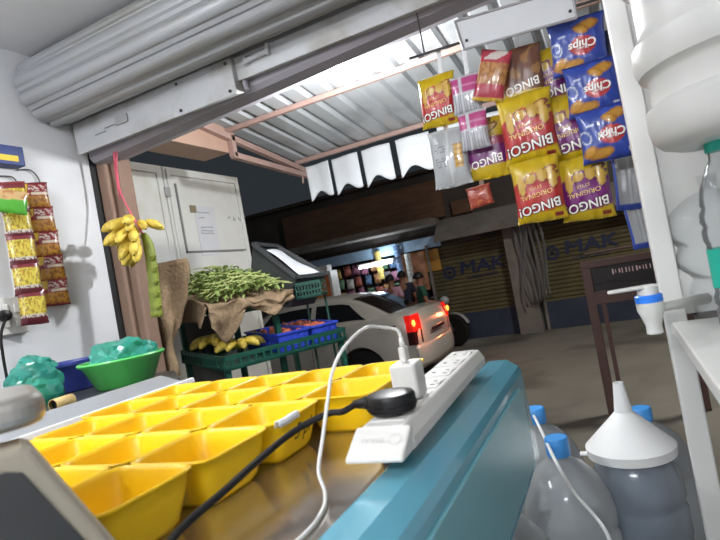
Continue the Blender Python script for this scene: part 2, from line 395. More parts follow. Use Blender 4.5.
tl2 = thing('ceiling_tube_lamp', 'white fluorescent tube fitting on the ceiling above the left wall things', 'lamp', (-1.75, .15, ZC))
MB().box(-1.785, -.5, 2.36, -1.715, .8, 2.399).build('housing', WHITEPL, tl2, bevel=.005)
MB().tube([(-1.75, -.45, 2.338), (-1.75, .75, 2.338)], .016, 12).build('tube', CTUBE, tl2, smooth=True)

# ------------------------------------------------------------------ steel counter with teal rim
CZ = .815
ct = thing('steel_counter', 'steel topped counter with glossy teal side rim holding the yellow bowls', 'counter', (-.6, .7, 0))
top = [(-.285, .02), (-.285, 1.13), (-1.075, 1.13), (-1.075, .02)]
MB().prism(top, CZ-.012, CZ, 'z').build('counter_top', STEEL, ct, bevel=.002)
MB().prism([(-.290, CZ-.03), (-.290, CZ+.004), (-.286, CZ+.008), (-.246, CZ+.008), (-.223, CZ-.008), (-.218, CZ-.020), (-.214, CZ-.205), (-.235, CZ-.205), (-.245, CZ-.03)], .02, 1.185, 'y').build('teal_rim', BLUE, ct, bevel=.004)
MB().prism(rrect(.06, CZ-.192, 1.12, CZ-.035, .03), -.2185, -.2125, 'x').build('side_panel', BLUE2, ct, bevel=.0015)
MB().box(-1.07, 1.08, CZ-.16, -.29, 1.13, CZ-.012).build('end_apron', BLUE2, ct)
for x, y in ((-.3, .1), (-.62, 1.05), (-1.04, 1.05), (-.66, .1)):
    MB().box(x-.02, y-.02, 0, x+.02, y+.02, CZ-.012).build('leg', BROWNST, ct)

# yellow bowls
def bowl_mesh():
    m = MB(); H = .062; a = .0666
    prof = [(.036, .0), (.043, .001), (.049, .008), (.0585, .040), (a-.004, H-.003), (a-.001, H-.002), (a, H), (a-.0015, H+.0015), (a-.004, H+.001), (a-.0065, H-.004), (.0565, .040), (.047, .010), (.042, .0035), (.03, .0028)]
    # superellipse: radius given along the axes
    m.lathe(prof, 48, None, sup=8)
    return m
proto_bowl = bowl_mesh().build('yellow_bowl', YEL, None, smooth=True, world=False); first = True
rows = [('nearest', .467, [-.462-.1335*k for k in range(3)]), ('second nearest', .600, [-.452-.1335*k for k in range(4)]), ('middle', .733, [-.446-.1335*k for k in range(4)]),
        ('second farthest', .866, [-.362-.1335*k for k in range(5)]), ('farthest', .999, [-.358-.1335*k for k in range(5)])]
ordn = ['rightmost', 'second from the right', 'third from the right', 'fourth from the right', 'fifth from the right', 'leftmost']
rnd = random.Random(4)
for rn, yb, xs in rows:
    for i, xr in enumerate(xs):
        o = proto_bowl if first else proto_bowl.copy()
        if not first: col.objects.link(o)
        first = False
        o.location = (xr-.0657, yb-.0657, CZ); o.rotation_euler = (0, 0, R(rnd.uniform(-1.2, 1.2)))
        pos = 'leftmost' if i == len(xs)-1 else ordn[i]
        tag(o, ('yellow square plastic bowl with black handwriting and white tape on its rim' if (rn == 'middle' and i == 0) else
                'yellow square plastic bowl, %s in the %s row on the counter' % (pos, rn)), 'bowl', 'yellow bowls in rows on the steel counter')
        if rn == 'middle' and i == 0: marked = o
# writing on the marked bowl's right wall and tape over its rim
def wallpt(x, y):   # x along +Y of the bowl, y up
    z = .034+y; k = (z-.008)/(.040-.008); r = .049+(.0585-.049)*k if z < .04 else .0585+(.0615-.0585)*(z-.04)/.019
    t = abs(x)/max(r, 1e-3); g = r*max(0, 1-t**8)**(1/8)
    return (g+.0012, x, z)
MB_ = flat(text_mb('5 pl', .032, .25), lambda x, y: wallpt(x+.008, y)).build('handwriting', INKBLK, marked, world=False)
def tp(u, v):
    y = -.064+.054*u; z = .0655 if .2 < v < .8 else .057
    x = .0685 if v < .2 else (.0600 if v > .8 else .0685-.008*(v-.2)/.6)
    return (x, y, z+.0005*math.sin(7*u+2))
MB().grid(tp, 10, 10).build('tape_strip', PAPER, marked, world=False, smooth=True, solid=.0005)

# ------------------------------------------------------------------ power strip, plug, charger, cables
ps = thing('power_strip', 'long white extension board lying along the teal rim', 'extension board', (-.281, .545, CZ), rot=(0, 0, R(1.8)))
ST = wloc(ps)
def L2W(p): return ST @ Vector(p)
SL = .51; SW = .037; SB = .028; SZ = .058      # length, half width, underside, top
body = MB().prism([(-SW, SB), (SW, SB), (SW, SB+.014), (SW-.009, SZ), (-SW+.009, SZ), (-SW, SB+.014)], .04, SL, 'y')
n0 = len(body.v)
body.prism([(0, SB), (0, SB+.006), (.045, SZ), (.045, SB)], -SW+.001, SW-.001, 'x')
body.build('body', WHITEPL, ps, world=False, bevel=.004)
foot = MB()
for y in (.12, .40):
    foot.box(-.030, y-.03, 0.0005, -.008, y+.03, SB+.002)
foot.build('foot_pad', BLKRUB, ps, world=False)
for k in range(6):
    y = .09+.077*k
    so = MB().prism(rrect(-.025, y-.03, .021, y+.03, .004), SZ, SZ+.0012, 'z').build('socket', WHITEPL, ps, world=False)
    hb = MB(); 
    for dx, dy, rx, ry in ((-.012, -.0, .0035, .0042), (.010, -.011, .0042, .003), (.010, .011, .0042, .003)):
        hb.lathe([(1, 0), (1, .0004)], 10, Matrix.Translation((dx, y+dy, SZ+.0012)) @ Matrix.Diagonal((rx, ry, 1, 1)))
    hb.build('pin_holes', BLK, so, world=False)
    MB().box(.014, y-.008, SZ+.001, .021, y+.008, SZ+.003).build('rocker_switch', WHITEPL, so, world=False, bevel=.001)
eb = MB(); slope = (SZ-SB-.006)/.045
def nose(x, y): return (x, .024+y, SB+.006+slope*(.024+y)+.0008)
flat(text_mb('oreva', .013, 0, .0004), lambda x, y: nose(x-.007, y)).build('embossed_mark', INKL, ps, world=False)
MB().add([nose(.021+(.0065+.0012*(k % 2))*math.cos(math.pi*(k//2)/12), (.0065+.0012*(k % 2))*math.sin(math.pi*(k//2)/12)) for k in range(50)],
         [(2*i, 2*i+1, 2*i+3, 2*i+2) for i in range(24)]).build('embossed_ring', INKL, ps, world=False)

pg = thing('black_plug', 'round black three pin plug pushed into the near end of the white board', 'plug', L2W((-.003, .092, SZ+.001)), rot=(0, 0, R(2)))
pb = MB().lathe([(.024, .003), (.0265, .006), (.027, .022), (.025, .026), (.022, .027)], 32, Matrix.Diagonal((1.2, 1.12, 1, 1)))
pb.build('plug_body', BLK, pg, world=False, smooth=True, auto=35)
MB().lathe([(.028, .0095), (.028, .0125)], 32, Matrix.Diagonal((1.2, 1.12, 1, 1))).build('seam_ring', BLKRUB, pg, world=False)
MB().tube([(-.027, 0, .015), (-.036, 0, .016), (-.042, 0, .0155), (-.054, 0, .015)], [.0095, .0085, .007, .0052], 12).build('cord_sleeve', BLKRUB, pg, world=False, smooth=True)
e0 = wloc(pg) @ Vector((-.052, 0, .015))
cpts = [e0, (-.352, .622, .884), (-.372, .616, .884), (-.402, .586, .875), (-.414, .533, .865), (-.415, .452, .854), (-.415, .37, .842), (-.385, .30, .822), (-.35, .22, .8195), (-.33, .08, .8195)]
MB().tube(spline(cpts, 8), .0042, 10).build('power_cord', BLKRUB, pg, smooth=True)

cg = thing('phone_charger', 'white cube phone charger standing in the extension board', 'charger', L2W((-.002, .167, SZ+.001)), rot=(0, 0, R(2)))
MB().prism(rrect(-.019, -.022, .019, .022, .006), .0015, .050, 'z').build('charger_body', WHITEPL, cg, world=False, bevel=.003)
uq = MB().prism(rrect(-.005, -.009, .005, .009, .003), .052, .072, 'z').build('usb_plug', WHITEPL, cg, world=False, bevel=.001)
MB().tube([(0, 0, .072), (0, 0, .086)], [.0042, .003], 12).build('strain_relief', WHITEPL, cg, world=False, smooth=True)
t0 = wloc(cg) @ Vector((0, 0, .085))
wp = [t0, t0+Vector((-.004, .0, .012)), (-.306, .70, .978), (-.320, .67, .984), (-.330, .62, .969), (-.340, .594, .943), (-.345, .579, .912), (-.348, .555, .870), (-.345, .53, .842), (-.334, .518, .822), (-.318, .48, .8185), (-.312, .423, .8185), (-.33, .3, .8185), (-.40, .1, .8185)]
tag(MB().tube(spline(wp, 8), .0023, 10).build('charging_cable', WHITEPL, None, smooth=True), 'thin white cable looping out of the cube charger', 'cable')

# ------------------------------------------------------------------ side table with white frame and the things on it
TZ = .835
tb = thing('side_table', 'dark topped side table with a broad white metal edge along the left wall', 'table', (-1.8, 1.1, 0))
MB().prism([(-2.345, .10), (-1.15, .10), (-1.15, 1.10), (-1.42, 1.42), (-1.62, 1.60), (-2.345, 1.66)], TZ-.03, TZ-.004, 'z').build('table_top', DARKTOP, tb)
fr = MB().prism([(-1.085, .80), (-1.085, .850), (-1.092, .858), (-1.100, .860), (-1.186, .886), (-1.196, .887), (-1.204, .880), (-1.204, .81), (-1.19, .80)], .05, 1.125, 'y')
fr.build('edge_frame', ALU, tb, bevel=.002)
MB().prism([(-1.0800, .847), (-1.072, .860), (-1.076, .871), (-1.088, .871), (-1.096, .862), (-1.090, .852)], .05, 1.127, 'y').build('bright_lip', ALUW, tb, bevel=.0015)
for x, y in ((-1.14, .14), (-1.14, 1.05), (-2.30, .16), (-2.30, 1.6), (-1.5, 1.45)):
    MB().box(x-.02, y-.02, 0, x+.02, y+.02, TZ-.03 if y > 1.3 or x < -2 else .8).build('leg', ALU, tb)

tub = thing('green_tub', 'bright green plastic tub with a teal bag inside', 'tub', (-1.645, 1.388, TZ-.003))
MB().lathe([(.088, 0), (.096, .004), (.134, .084), (.146, .090), (.149, .097), (.145, .102), (.136, .100), (.130, .090), (.092, .010), (.05, .008)], 48).build('bowl', GREENPL, tub, world=False, smooth=True, auto=50)
def crumple(c, r, sc_, seed, amp=.35, sub=4):
    bm = bmesh.new(); bmesh.ops.create_icosphere(bm, subdivisions=sub, radius=1)
    for v in bm.verts:
        p = v.co.copy(); o = Vector((seed*3.1, seed*1.7, seed))
        d = 1+amp*(noise.noise(p*1.6+o))+amp*.5*abs(noise.noise(p*3.7+o))+amp*.3*abs(noise.noise(p*8+o))
        v.co = Vector((p.x*sc_[0], p.y*sc_[1], p.z*sc_[2]))*d*r
        if v.co.z < -sc_[2]*r*.72: v.co.z = -sc_[2]*r*.72
        v.co += Vector(c)
    m = MB(); bm.verts.index_update(); m.v = [v.co.copy() for v in bm.verts]; m.f = [tuple(v.index for v in f.verts) for f in bm.faces]; bm.free(); return m
bag = thing('plastic_bag', 'crumpled teal plastic bag piled in the green tub', 'bag', (-1.645, 1.388, TZ+.008))
crumple((-.01, .02, .078), .086, (1.15, 1.1, .80), 3, .4).build('bag_film', BAG, bag, world=False, smooth=True, auto=25)
bag2 = thing('plastic_bag', 'teal plastic bag of greens on the dark table by the wall', 'bag', (-1.785, 1.155, TZ-.004))
crumple((0, 0, .062), .085, (1.0, .95, 1.0), 7, .38).build('bag_film', BAG, bag2, world=False, smooth=True, auto=25)
crumple((.005, .02, .132), .036, (1.5, 1.1, .6), 9, .45).build('knotted_top', BAG, bag2, world=False, smooth=True, auto=25)
crumple((0, 0, .045), .058, (1, 1, .72), 5, .45, 3).build('greens_inside', LEAF, bag2, world=False, smooth=True)
pot = thing('blue_pot', 'navy blue plastic pot with a loop handle behind the green tub', 'pot', (-1.94, 1.395, TZ-.003))
MB().lathe([(.082, 0), (.088, .004), (.104, .098), (.112, .100), (.112, .112), (.106, .112), (.098, .10), (.083, .01), (.03, .008)], 40).build('pot_body', BLUEPOT, pot, world=False, smooth=True, auto=40)
hp = [(-.092+.0*k, -.055+.022*math.cos(math.pi*k/8), .105+.034*math.sin(math.pi*k/8)) for k in range(9)]
MB().tube([(p[0]+.02, p[1], p[2]) for p in hp], .008, 8).build('handle', BLUEPOT, pot, world=False, smooth=True)
rl = thing('cardboard_roll', 'short open ended brown paper roll beside the teal bag', 'roll', (-1.575, 1.09, TZ+.012))
M = Matrix.Rotation(R(98), 4, 'Z') @ Matrix.Rotation(R(90), 4, 'Y')
MB().lathe([(.016, -.035), (.0175, -.035), (.0175, .035), (.016, .035)], 20, M, cap=(False, False)).build('roll_wall', mat('kraft_paper', (206, 176, 116), .7), rl, world=False, smooth=True, solid=.001)
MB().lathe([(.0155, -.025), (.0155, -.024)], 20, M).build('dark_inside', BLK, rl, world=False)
sc2 = MB(); sc2.prism([(-.02, -.014), (.022, -.004), (.016, .012), (-.004, .006), (-.022, .01)], 0, .003)
o = sc2.build('paper_scrap', PAPER, None, world=False); o.location = (-1.545, 1.28, TZ-.003); tag(o, 'small white paper scrap on the dark table below the green tub', 'paper')

# ------------------------------------------------------------------ weighing scale at the near left
ws = thing('weighing_scale', 'beige electronic weighing scale with a dark display window', 'scale', (-.52, .24, CZ))
hx = Vector((.5, .866, 0)); nn = Vector((.866, -.5, 0)); O_ = Vector((-.428, .262, .972))
def sp(a, z, d=0): return O_+hx*a+Vector((0, 0, z))+nn*d
def panel(mb, poly, d0, d1):
    n = len(poly); vs = [sp(a, z, d0) for a, z in poly]+[sp(a, z, d1) for a, z in poly]
    return mb.add(vs, [tuple(range(n)), tuple(range(n, 2*n))[::-1]]+[(i, (i+1) % n, n+(i+1) % n, n+i) for i in range(n)])
pm = panel(MB(), [(-.20, .0), (-.004, .0), (.003, -.004), (.076, -.156), (-.20, -.156)], -.05, 0)
pm.build('housing', BEIGE, ws, bevel=.006, seg=3)
panel(MB(), [(-.19, -.018), (-.016, -.016), (-.006, -.020), (.044, -.12), (.040, -.135), (-.19, -.14)], 0.0005, .002).build('display_window', DISPD, ws, bevel=.001)
MB().box(-.75, .10, CZ, -.56, .30, .93).build('base', BEIGE, ws, bevel=.01)
pan = MB().prism(rrect(-.235, -.17, .0, .0, .04, 8), 0, .022, 'z')
M = Matrix(((hx.x, -nn.x, 0, -.432), (hx.y, -nn.y, 0, .272), (0, 0, 1, .982), (0, 0, 0, 1)))
MB().prism(rrect(-.235, .0, .012, .16, .03, 8), 0, .026, 'z', M).build('weighing_pan', PANST, ws, bevel=.009, seg=3)
MB().box(-.69, .17, .93, -.62, .24, .983).build('pan_post', BEIGE, ws)

# ------------------------------------------------------------------ printed packets
def add_print(o, fn):
    """store the packet artwork (its printed colours, darkened to stand in for shade) per vertex; fn(u, v) in 0..1"""
    me = o.data; a = me.color_attributes.new('print', 'FLOAT_COLOR', 'POINT')
    for i, v in enumerate(me.vertices):
        a.data[i].color = lin([c*.84 for c in fn(*UVS[o.name][i])])  # all print colours evenly darkened, shade put into the artwork
UVS = {}
def pillow_h(u, v, th):
    e = max(0, 1-abs(2*v-1)**3.2)**.75; s_ = max(0, 1-abs(2*u-1)**3.4)**.6
    cr = .10*math.sin(26*u+3*math.sin(4*u))*(abs(2*v-1)**4)
    wr = .16*noise.noise(Vector((u*3.3, v*3.1, th*90)))+.10*noise.noise(Vector((u*9, v*4, th*50)))
    return th*e*s_*(1+wr)+cr*th*.8
def packet_mesh(name, W, H, th, art, nu=36, nv=52):
    m = MB(); uv = []
    for side in (1, -1):
        def fn(u, v, side=side):
            uv.append((u, v) if side == 1 else (1-u, v))
            e_ = abs(2*v-1); x = (u-.5)*W*(1-.075*(1-e_**5)+.02*noise.noise(Vector((v*5, W*70, 3)))); z = (v-.5)*H*(1+.018*math.sin(5*u+W*40)*e_**2)
            if side == 1: return (x, -pillow_h(u, v, th)-.0004, z)
            return (x, pillow_h(u, v, th)*.8+.0004, z)
        m.grid(fn, nu, nv)
    # close the rim
    n1 = (nu+1)*(nv+1)
    for j in range(nv):
        a, b = j*(nu+1), (j+1)*(nu+1); m.f.append((a, b, b+n1, a+n1)); a += nu; b += nu; m.f.append((a, b, b+n1, a+n1))
    for i in range(nu):
        a, b = i, i+1; m.f.append((a, b, b+n1, a+n1)); a += nv*(nu+1); b += nv*(nu+1); m.f.append((a, b, b+n1, a+n1))
    o = m.build(name, FOIL, None, smooth=True, world=False); UVS[o.name] = uv
    add_print(o, art); return o
def on_pack(W, H, th, cx, cy, ang=0):
    ca, sa = math.cos(R(ang)), math.sin(R(ang))
    def f(x, y):
        X = cx*W+ca*x-sa*y; Z = cy*H+sa*x+ca*y
        u, v = min(max(X/W+.5, .02), .98), min(max(Z/H+.5, .02), .98)
        return (X, -pillow_h(u, v, th)-.0036, Z)
    return f
def ell(u, v, c): 
    ca, sa = math.cos(c[4]), math.sin(c[4]); du, dv = u-c[0], v-c[1]
    a, b = (ca*du+sa*dv)/c[2], (-sa*du+ca*dv)/c[3]; return a*a+b*b
def art_wave(mid, dark, yel=(228, 192, 22), tan=(232, 186, 78)):
    drips = [(.16, .36, .09, .15, .2), (.36, .30, .10, .10, -.3), (.80, .40, .08, .16, 0), (.60, .33, .12, .07, .2)]
    arcs = [(.24, .24, .2, .06, .25), (.20, .33, .2, .05, .3)]
    def f(u, v):
        if v < .03 or v > .97: return yel if int(u*40) % 2 else tuple(x*.85 for x in yel)
        hi = .86+.10*(u-.5)+.015*math.sin(6*u); lo = .30+.07*math.sin(7*u+1)
        c = yel
        if lo < v < hi: c = mid
        if v > hi: c = yel
        for a in arcs:
            e = ell(u, v, a)
            if e < 1: c = dark if e > .45 else tan
        for d in drips:
            e = ell(u, v, d)
            if e < 1: c = tan
            elif e < 1.3 and lo < v: c = dark
        if v > hi-.025 and v <= hi: c = tuple((a+b)/2 for a, b in zip(mid, yel))
        if .06 < u < .24 and .9 < v < .945: c = (150, 40, 40)
        return c
    return f
def art_blue(u, v):
    c = (48, 76, 178)
    if v < .04 or v > .96: return (36, 58, 150)
    if noise.noise(Vector((u*4, v*4, 2))) > .35: c = (62, 94, 196)
    for e_ in ((.30, .20, .20, .10, .2), (.42, .26, .15, .08, -.4), (.66, .86, .24, .10, .15), (.85, .80, .14, .10, .5)):
        if ell(u, v, e_) < 1: c = (226, 164, 62) if ell(u, v, (e_[0], e_[1], e_[2]*.7, e_[3]*.7, e_[4])) < 1 else (196, 130, 44)
    e = ell(u, v, (.42, .55, .24, .17, 0))
    if e < 1: c = (206, 52, 56)
    if .06 < u < .17 and .84 < v < .92: c = (232, 232, 236)
    e = ell(u, v, (.90, .52, .10, .14, .4))
    if .55 < e < 1: c = (220, 226, 240)
    if .70 < u < .86 and .30 < v < .34: c = (210, 218, 236)
    return c
def art_back(edge, box):
    def f(u, v):
        c = (186, 188, 190)
        if abs(u-.52) < .035: c = (214, 215, 216)
        if v > .95 or v < .05: c = (204, 205, 206)
        if box and .64 < u < .88 and .30 < v < .72: c = (222, 172, 60) if int(v*46) % 4 else (160, 118, 40)
        if box and .10 < u < .44 and .28 < v < .8 and int(v*60) % 3 == 0 and noise.noise(Vector((u*14, v*20, 1))) > -.1: c = (120, 122, 128)
        if edge and (u < .10 or u > .92 or v < .12): c = edge
        return c
    return f
def art_pink(u, v):
    c = (206, 206, 210)
    if v < .06: c = (190, 190, 196)
    if .55 < v < .93: c = (202, 66, 138)
    if .70 < v < .76: c = (224, 140, 180)
    if .30 < u < .42: c = (226, 226, 230)
    if v < .5 and int(u*30) % 3 == 0: c = (150, 150, 160)
    return c
def art_brown(u, v):
    c = (188, 46, 70)
    if .25 < v < .66: c = (206, 148, 84) if noise.noise(Vector((u*11, v*11, 3))) > -.05 else (176, 112, 60)
    if v < .2 and ell(u, v, (.5, .12, .4, .09, .3)) < 1: c = (228, 214, 206)
    if v > .93: c = (222, 180, 60)
    return c
def art_olive(u, v):
    c = (206, 178, 40)
    if v > .78: c = (228, 192, 22)
    if .42 < v <= .78: c = (128, 40, 124)
    if .34 < v < .46: c = (170, 50, 90)
    for e_ in ((.3, .18, .2, .07, .3), (.6, .26, .22, .07, .3), (.45, .08, .2, .05, .2)):
        e = ell(u, v, e_)
        if e < 1: c = (96, 52, 44) if e > .45 else (212, 180, 120)
    return c
def art_smallred(u, v): return (176, 66, 52) if noise.noise(Vector((u*9, v*9, 5))) > -.15 else (206, 112, 70)
def art_dark(u, v): return (34, 44, 84) if noise.noise(Vector((u*5, v*5, 8))) > 0 else (26, 30, 52)
def art_brownwhite(u, v):
    return (120, 74, 52) if noise.noise(Vector((u*4, v*5, 4))) > -.1 else (170, 120, 70)

def lettering(o, body, size, W, H, th, cx, cy, m, name, ang=0, shear=0, bold=.0, sx=1.):
    flat(text_mb(body, size, shear, bold, sx=sx), on_pack(W, H, th, cx, cy, ang)).build(name, m, o, world=False)
def lettering_off(o, body, size, W, H, th, cx, cy, m, name, ang, shear, bold, sx, dz):
    f = on_pack(W, H, th, cx, cy, ang)
    flat(text_mb(body, size, shear, bold, sx=sx), lambda x, y: (lambda p: (p[0], p[1]+dz, p[2]))(f(x, y))).build(name, m, o, world=False)
def wave_pack(name, mid, dark):
    W, H, th = .160, .205, .030
    o = packet_mesh(name, W, H, th, art_wave(mid, dark))
    lettering_off(o, 'BINGO!', .040, W, H, th, .0, .27, INKD, 'logo_outline', 8, .12, .0022, .98, .0012)
    lettering(o, 'BINGO!', .040, W, H, th, .0, .27, INKW, 'logo_letters', 8, .12, .0006, .98)
    lettering(o, 'ORIGINAL', .021, W, H, th, .02, .08, INKY, 'flavour_letters', 8, .1, 0, 1.05)
    lettering(o, 'STYLE', .014, W, H, th, .02, -.03, INKY, 'flavour_letters', 8, .1, 0, 1.1)
    return o
P_RED = wave_pack('chips_packet', (206, 44, 44), (140, 26, 36))
P_PUR = wave_pack('chips_packet', (134, 34, 130), (88, 22, 84))
W, H, th = .165, .165, .024
P_BLU = packet_mesh('chips_packet', W, H, th, art_blue)
lettering(P_BLU, 'Chips', .034, W, H, th, -.08, .03, INKW, 'logo_letters', 4, .15, .0008)
lettering(P_BLU, 'Classic', .013, W, H, th, -.08, -.0+.10, INKW, 'small_letters', 4, .2, 0)
P_SIL = packet_mesh('chips_packet', .145, .215, .018, art_back(None, True), 30, 44)
P_SBL = packet_mesh('chips_packet', .12, .18, .018, art_back((52, 80, 178), False), 24, 32)
P_PNK = packet_mesh('snack_packet', .105, .135, .012, art_pink, 26, 34)
P_BRN = packet_mesh('snack_packet', .105, .165, .014, art_brown, 26, 38)
P_OLI = packet_mesh('chips_packet', .145, .20, .018, art_olive, 32, 44)
lettering(P_OLI, 'BINGO!', .036, .145, .20, .018, -.0, .22, INKW, 'logo_letters', 8, .12, .0006, .95)
P_OL2 = packet_mesh('chips_packet', .15, .215, .018, lambda u, v: (228, 192, 22) if v > .70 else art_brownwhite(u, v), 30, 44)
lettering(P_OL2, 'BINGO!', .038, .15, .215, .018, 0, .12, INKW, 'logo_letters', 12, .12, .0006, .95)
P_SRD = packet_mesh('snack_packet', .09, .075, .010, art_smallred, 20, 18)
P_DRK = packet_mesh('chips_packet', .12, .18, .018, art_dark, 20, 26)
used = set()
CG = 'chip packets hanging upside down in the opening'
def ray(x, y): return fw+rr*((x-360)/540)-uu*((y-270)/540)
def at_y(x, y, Y): d = ray(x, y); return Vector((0, 0, EYE))+d*(Y/d.y)
def hang(src, x, y, Y, label, tilt=0, flip=True, s=1., yawd=0, sx=1.):
    """tilt: lean in the hanging plane (deg); packets hang upside down unless flip is off"""
    p = at_y(x, y, Y)
    if src.name in used: o = copy_tree(src)
    else: o = src; used.add(src.name)
    o.location = p; o.rotation_euler = (0, R((180 if flip else 0)+tilt), R(yawd)); o.scale = (s*sx, s, s)
    tag(o, label, 'chip packet' if o.name.startswith('chips') else 'snack packet', CG); return o
hang(P_RED, 438, 101, 1.93, 'red and yellow chip packet at the far left of the hanging packets', 4, s=.90, yawd=-6)
hang(P_SIL, 450, 158, 1.90, 'silver back of a chip packet with a yellow text box', 2, flip=False, s=.96)
hang(P_PNK, 466, 94, 1.885, 'upper pink and silver snack packet hanging by its seam', 3, flip=False, s=.98)
hang(P_PNK, 474, 130, 1.868, 'lower pink and silver snack packet below its twin', 2, flip=False, s=.98)
hang(P_OLI, 485, 149, 1.93, 'purple and yellow chip packet behind the pink snack packets', 2, s=1.05)
hang(P_SRD, 480, 196, 1.945, 'small red snack packet peeking out lowest under a purple one', -4)
hang(P_BRN, 492, 76, 1.85, 'red snack packet with brown picture, tilted at the top', 22, s=1.0)
hang(P_OL2, 521, 80, 1.90, 'brown and yellow chip packet at the top of the middle column', 3)
hang(P_RED, 528, 128, 1.865, 'large red and yellow chip packet in the middle column', 1, s=1.12)
hang(P_RED, 538, 190, 1.835, 'lowest red and yellow chip packet of the middle column', 1, s=1.0)
hang(P_PUR, 551, 78, 1.955, 'topmost purple and yellow chip packet, half behind the blue ones', 1, s=.98)
hang(P_PUR, 567, 130, 1.905, 'purple and yellow chip packet in the middle of its column', 0, s=1.06)
hang(P_PUR, 585, 188, 1.87, 'lowest purple and yellow chip packet', 2, s=.99)
hang(P_BLU, 578, 46, 1.875, 'topmost blue chip packet next to the white board', 3, s=1.05)
hang(P_BLU, 593, 88, 1.850, 'middle blue chip packet of three', 2, s=1.0)
hang(P_BLU, 607, 133, 1.825, 'lowest blue chip packet of three', 0, s=1.0)
hang(P_DRK, 611, 58, 1.965, 'dark blue packet behind the topmost blue chip packet', 0, s=1.0)
hang(P_DRK, 622, 128, 1.975, 'dark packet in the shade behind the lowest blue chip packet', 0, s=1.15, sx=.8)
hang(P_SBL, 629, 183, 1.95, 'silver packet back with blue edges beside the white post', 4, flip=False, s=.95, sx=.8)
hang(P_SBL, 640, 222, 1.975, 'silver packet back lowest beside the white post', -4, flip=False, s=.95, sx=.7)
hg = 'clear hanger strips holding the chip packets'
rod = thing('hanging_rod', 'thin steel rod under the shutter rail carrying the packets', 'rod', (-.2, 1.915, 1.86))
MB().tube([(-.56, 1.978, 1.84), (.40, 1.978, 1.80)], .005, 8).build('rod_bar', WIRE, rod)
for x in (-.5, .36): MB().tube([(x, 1.978, 1.835), (x, 1.978, 1.996)], .003, 6).build('rod_hook', WIRE, rod)
for i, (x, y, x2, y2, lb_) in enumerate(((440, 60, 450, 180, 'hanger strip behind the silver packet'), (466, 60, 482, 190, 'hanger strip behind the pink snack packets'), (517, 40, 538, 200, 'hanger strip behind the red packets'),
                                  (552, 30, 585, 195, 'hanger strip behind the purple packets'), (575, 14, 607, 145, 'hanger strip behind the blue packets'), (608, 14, 640, 225, 'hanger strip beside the white post'))):
    a_, b_ = at_y(x, y, 1.984), at_y(x2, y2, 1.984); a_.z = 1.845-.041*(a_.x+.56)
    o = MB().prism([(a_.x-.008, a_.z), (a_.x+.008, a_.z), (b_.x+.008, b_.z), (b_.x-.008, b_.z)], 1.990, 1.991, 'y').build('hanger_strip', SILVERB, None)
    tag(o, 'thin silver '+lb_, 'strip', hg)
# blank white board hung in front of the packets
sb = thing('blank_signboard', 'blank white board in a grey frame hung above the chip packets', 'sign', (-.165, 1.84, 1.79))
c_ = [at_y(464, 50, 1.80), at_y(577, 18, 1.80), at_y(571, -12, 1.80), at_y(455, 22, 1.80)]
def quad(mb, cs, y0, y1): return mb.prism([(c.x, c.z) for c in cs], y0, y1, 'y')
quad(MB(), c_, 1.797, 1.803).build('panel', mat('board_white', (196, 197, 200), .45, var=.02), sb)
fr = MB()
for i in range(4):
    a_, b_ = c_[i], c_[(i+1) % 4]; fr.tube([(a_.x, 1.796, a_.z), (b_.x, 1.796, b_.z)], .0045, 8)
fr.build('frame', mat('grey_frame', (150, 148, 150), .5), sb)
MB().tube([(c_[3].x+.05, 1.80, c_[3].z), (c_[3].x+.08, 1.95, c_[3].z+.06)], .002, 6).tube([(c_[2].x-.05, 1.80, c_[2].z), (c_[2].x-.03, 1.95, c_[2].z+.06)], .002, 6).build('hanging_wire', WIRE, sb)
for cc in (c_[0], c_[1]):
    MB().sphere((cc.x+(.015 if cc is c_[0] else -.015), 1.794, cc.z+.025), .005, 8, 6).build('bolt', WIRE, sb)

# ------------------------------------------------------------------ left wall: noodle strips, green packet, blue box, switchboard
def art_noodA(u, v):
    c = (104, 36, 44)
    if .30 < v < .80: c = (236, 214, 84) if noise.noise(Vector((u*12, v*12, 1))) > -.12 else (190, 150, 50)
    if .30 < v < .80 and noise.noise(Vector((u*17+5, v*17, 7))) > .45: c = (110, 120, 50)
    if v > .93: c = (150, 60, 60)
    if .80 < v < .9: c = (130, 50, 60)
    if .20 < v < .28 and noise.noise(Vector((u*22, v*30, 2))) > -.1: c = (226, 216, 206)
    return c
def art_noodB(u, v):
    c = (142, 34, 46)
    if .08 < v < .50: c = (196, 138, 44) if noise.noise(Vector((u*8, v*8, 6))) > -.1 else (150, 92, 34)
    if .66 < v < .9 and noise.noise(Vector((u*9, v*14, 3))) > .12: c = (236, 226, 216)
    if .5 < v < .62 and u > .3: c = (228, 214, 190)
    if v > .62 and u < .14+.3*(v-.62): c = (226, 186, 60)
    if v > .95 or v < .04: c = (120, 36, 44)
    return c
NA = packet_mesh('noodle_packet', .110, .152, .016, art_noodA, 26, 36)
NB = packet_mesh('noodle_packet', .108, .122, .016, art_noodB, 26, 30)
def at_x(x, y, X): d = ray(x, y); return Vector((0, 0, EYE))+d*(X/d.x)
def wallpack(src, x, y, X, label, tilt=0, s=1., grp=None):
    p = at_x(x, y, X)
    if src.name in used: o = copy_tree(src)
    else: o = src; used.add(src.name)
    o.location = p; o.rotation_euler = (0, R(tilt), R(68)); o.scale = (s, s, s)
    tag(o, label, 'noodle packet', grp); return o
pos5 = ['topmost', 'second from the top', 'middle', 'second from the bottom', 'lowest']
for i, (x, y) in enumerate(((14, 199), (18, 223), (22, 250), (27, 278), (33, 307))):
    wallpack(NA, x, y, -2.265, 'maroon noodle packet with yellow noodles picture, %s of the left strip' % pos5[i], -2+i, 1.0, 'noodle packets of the left strip on the wall')
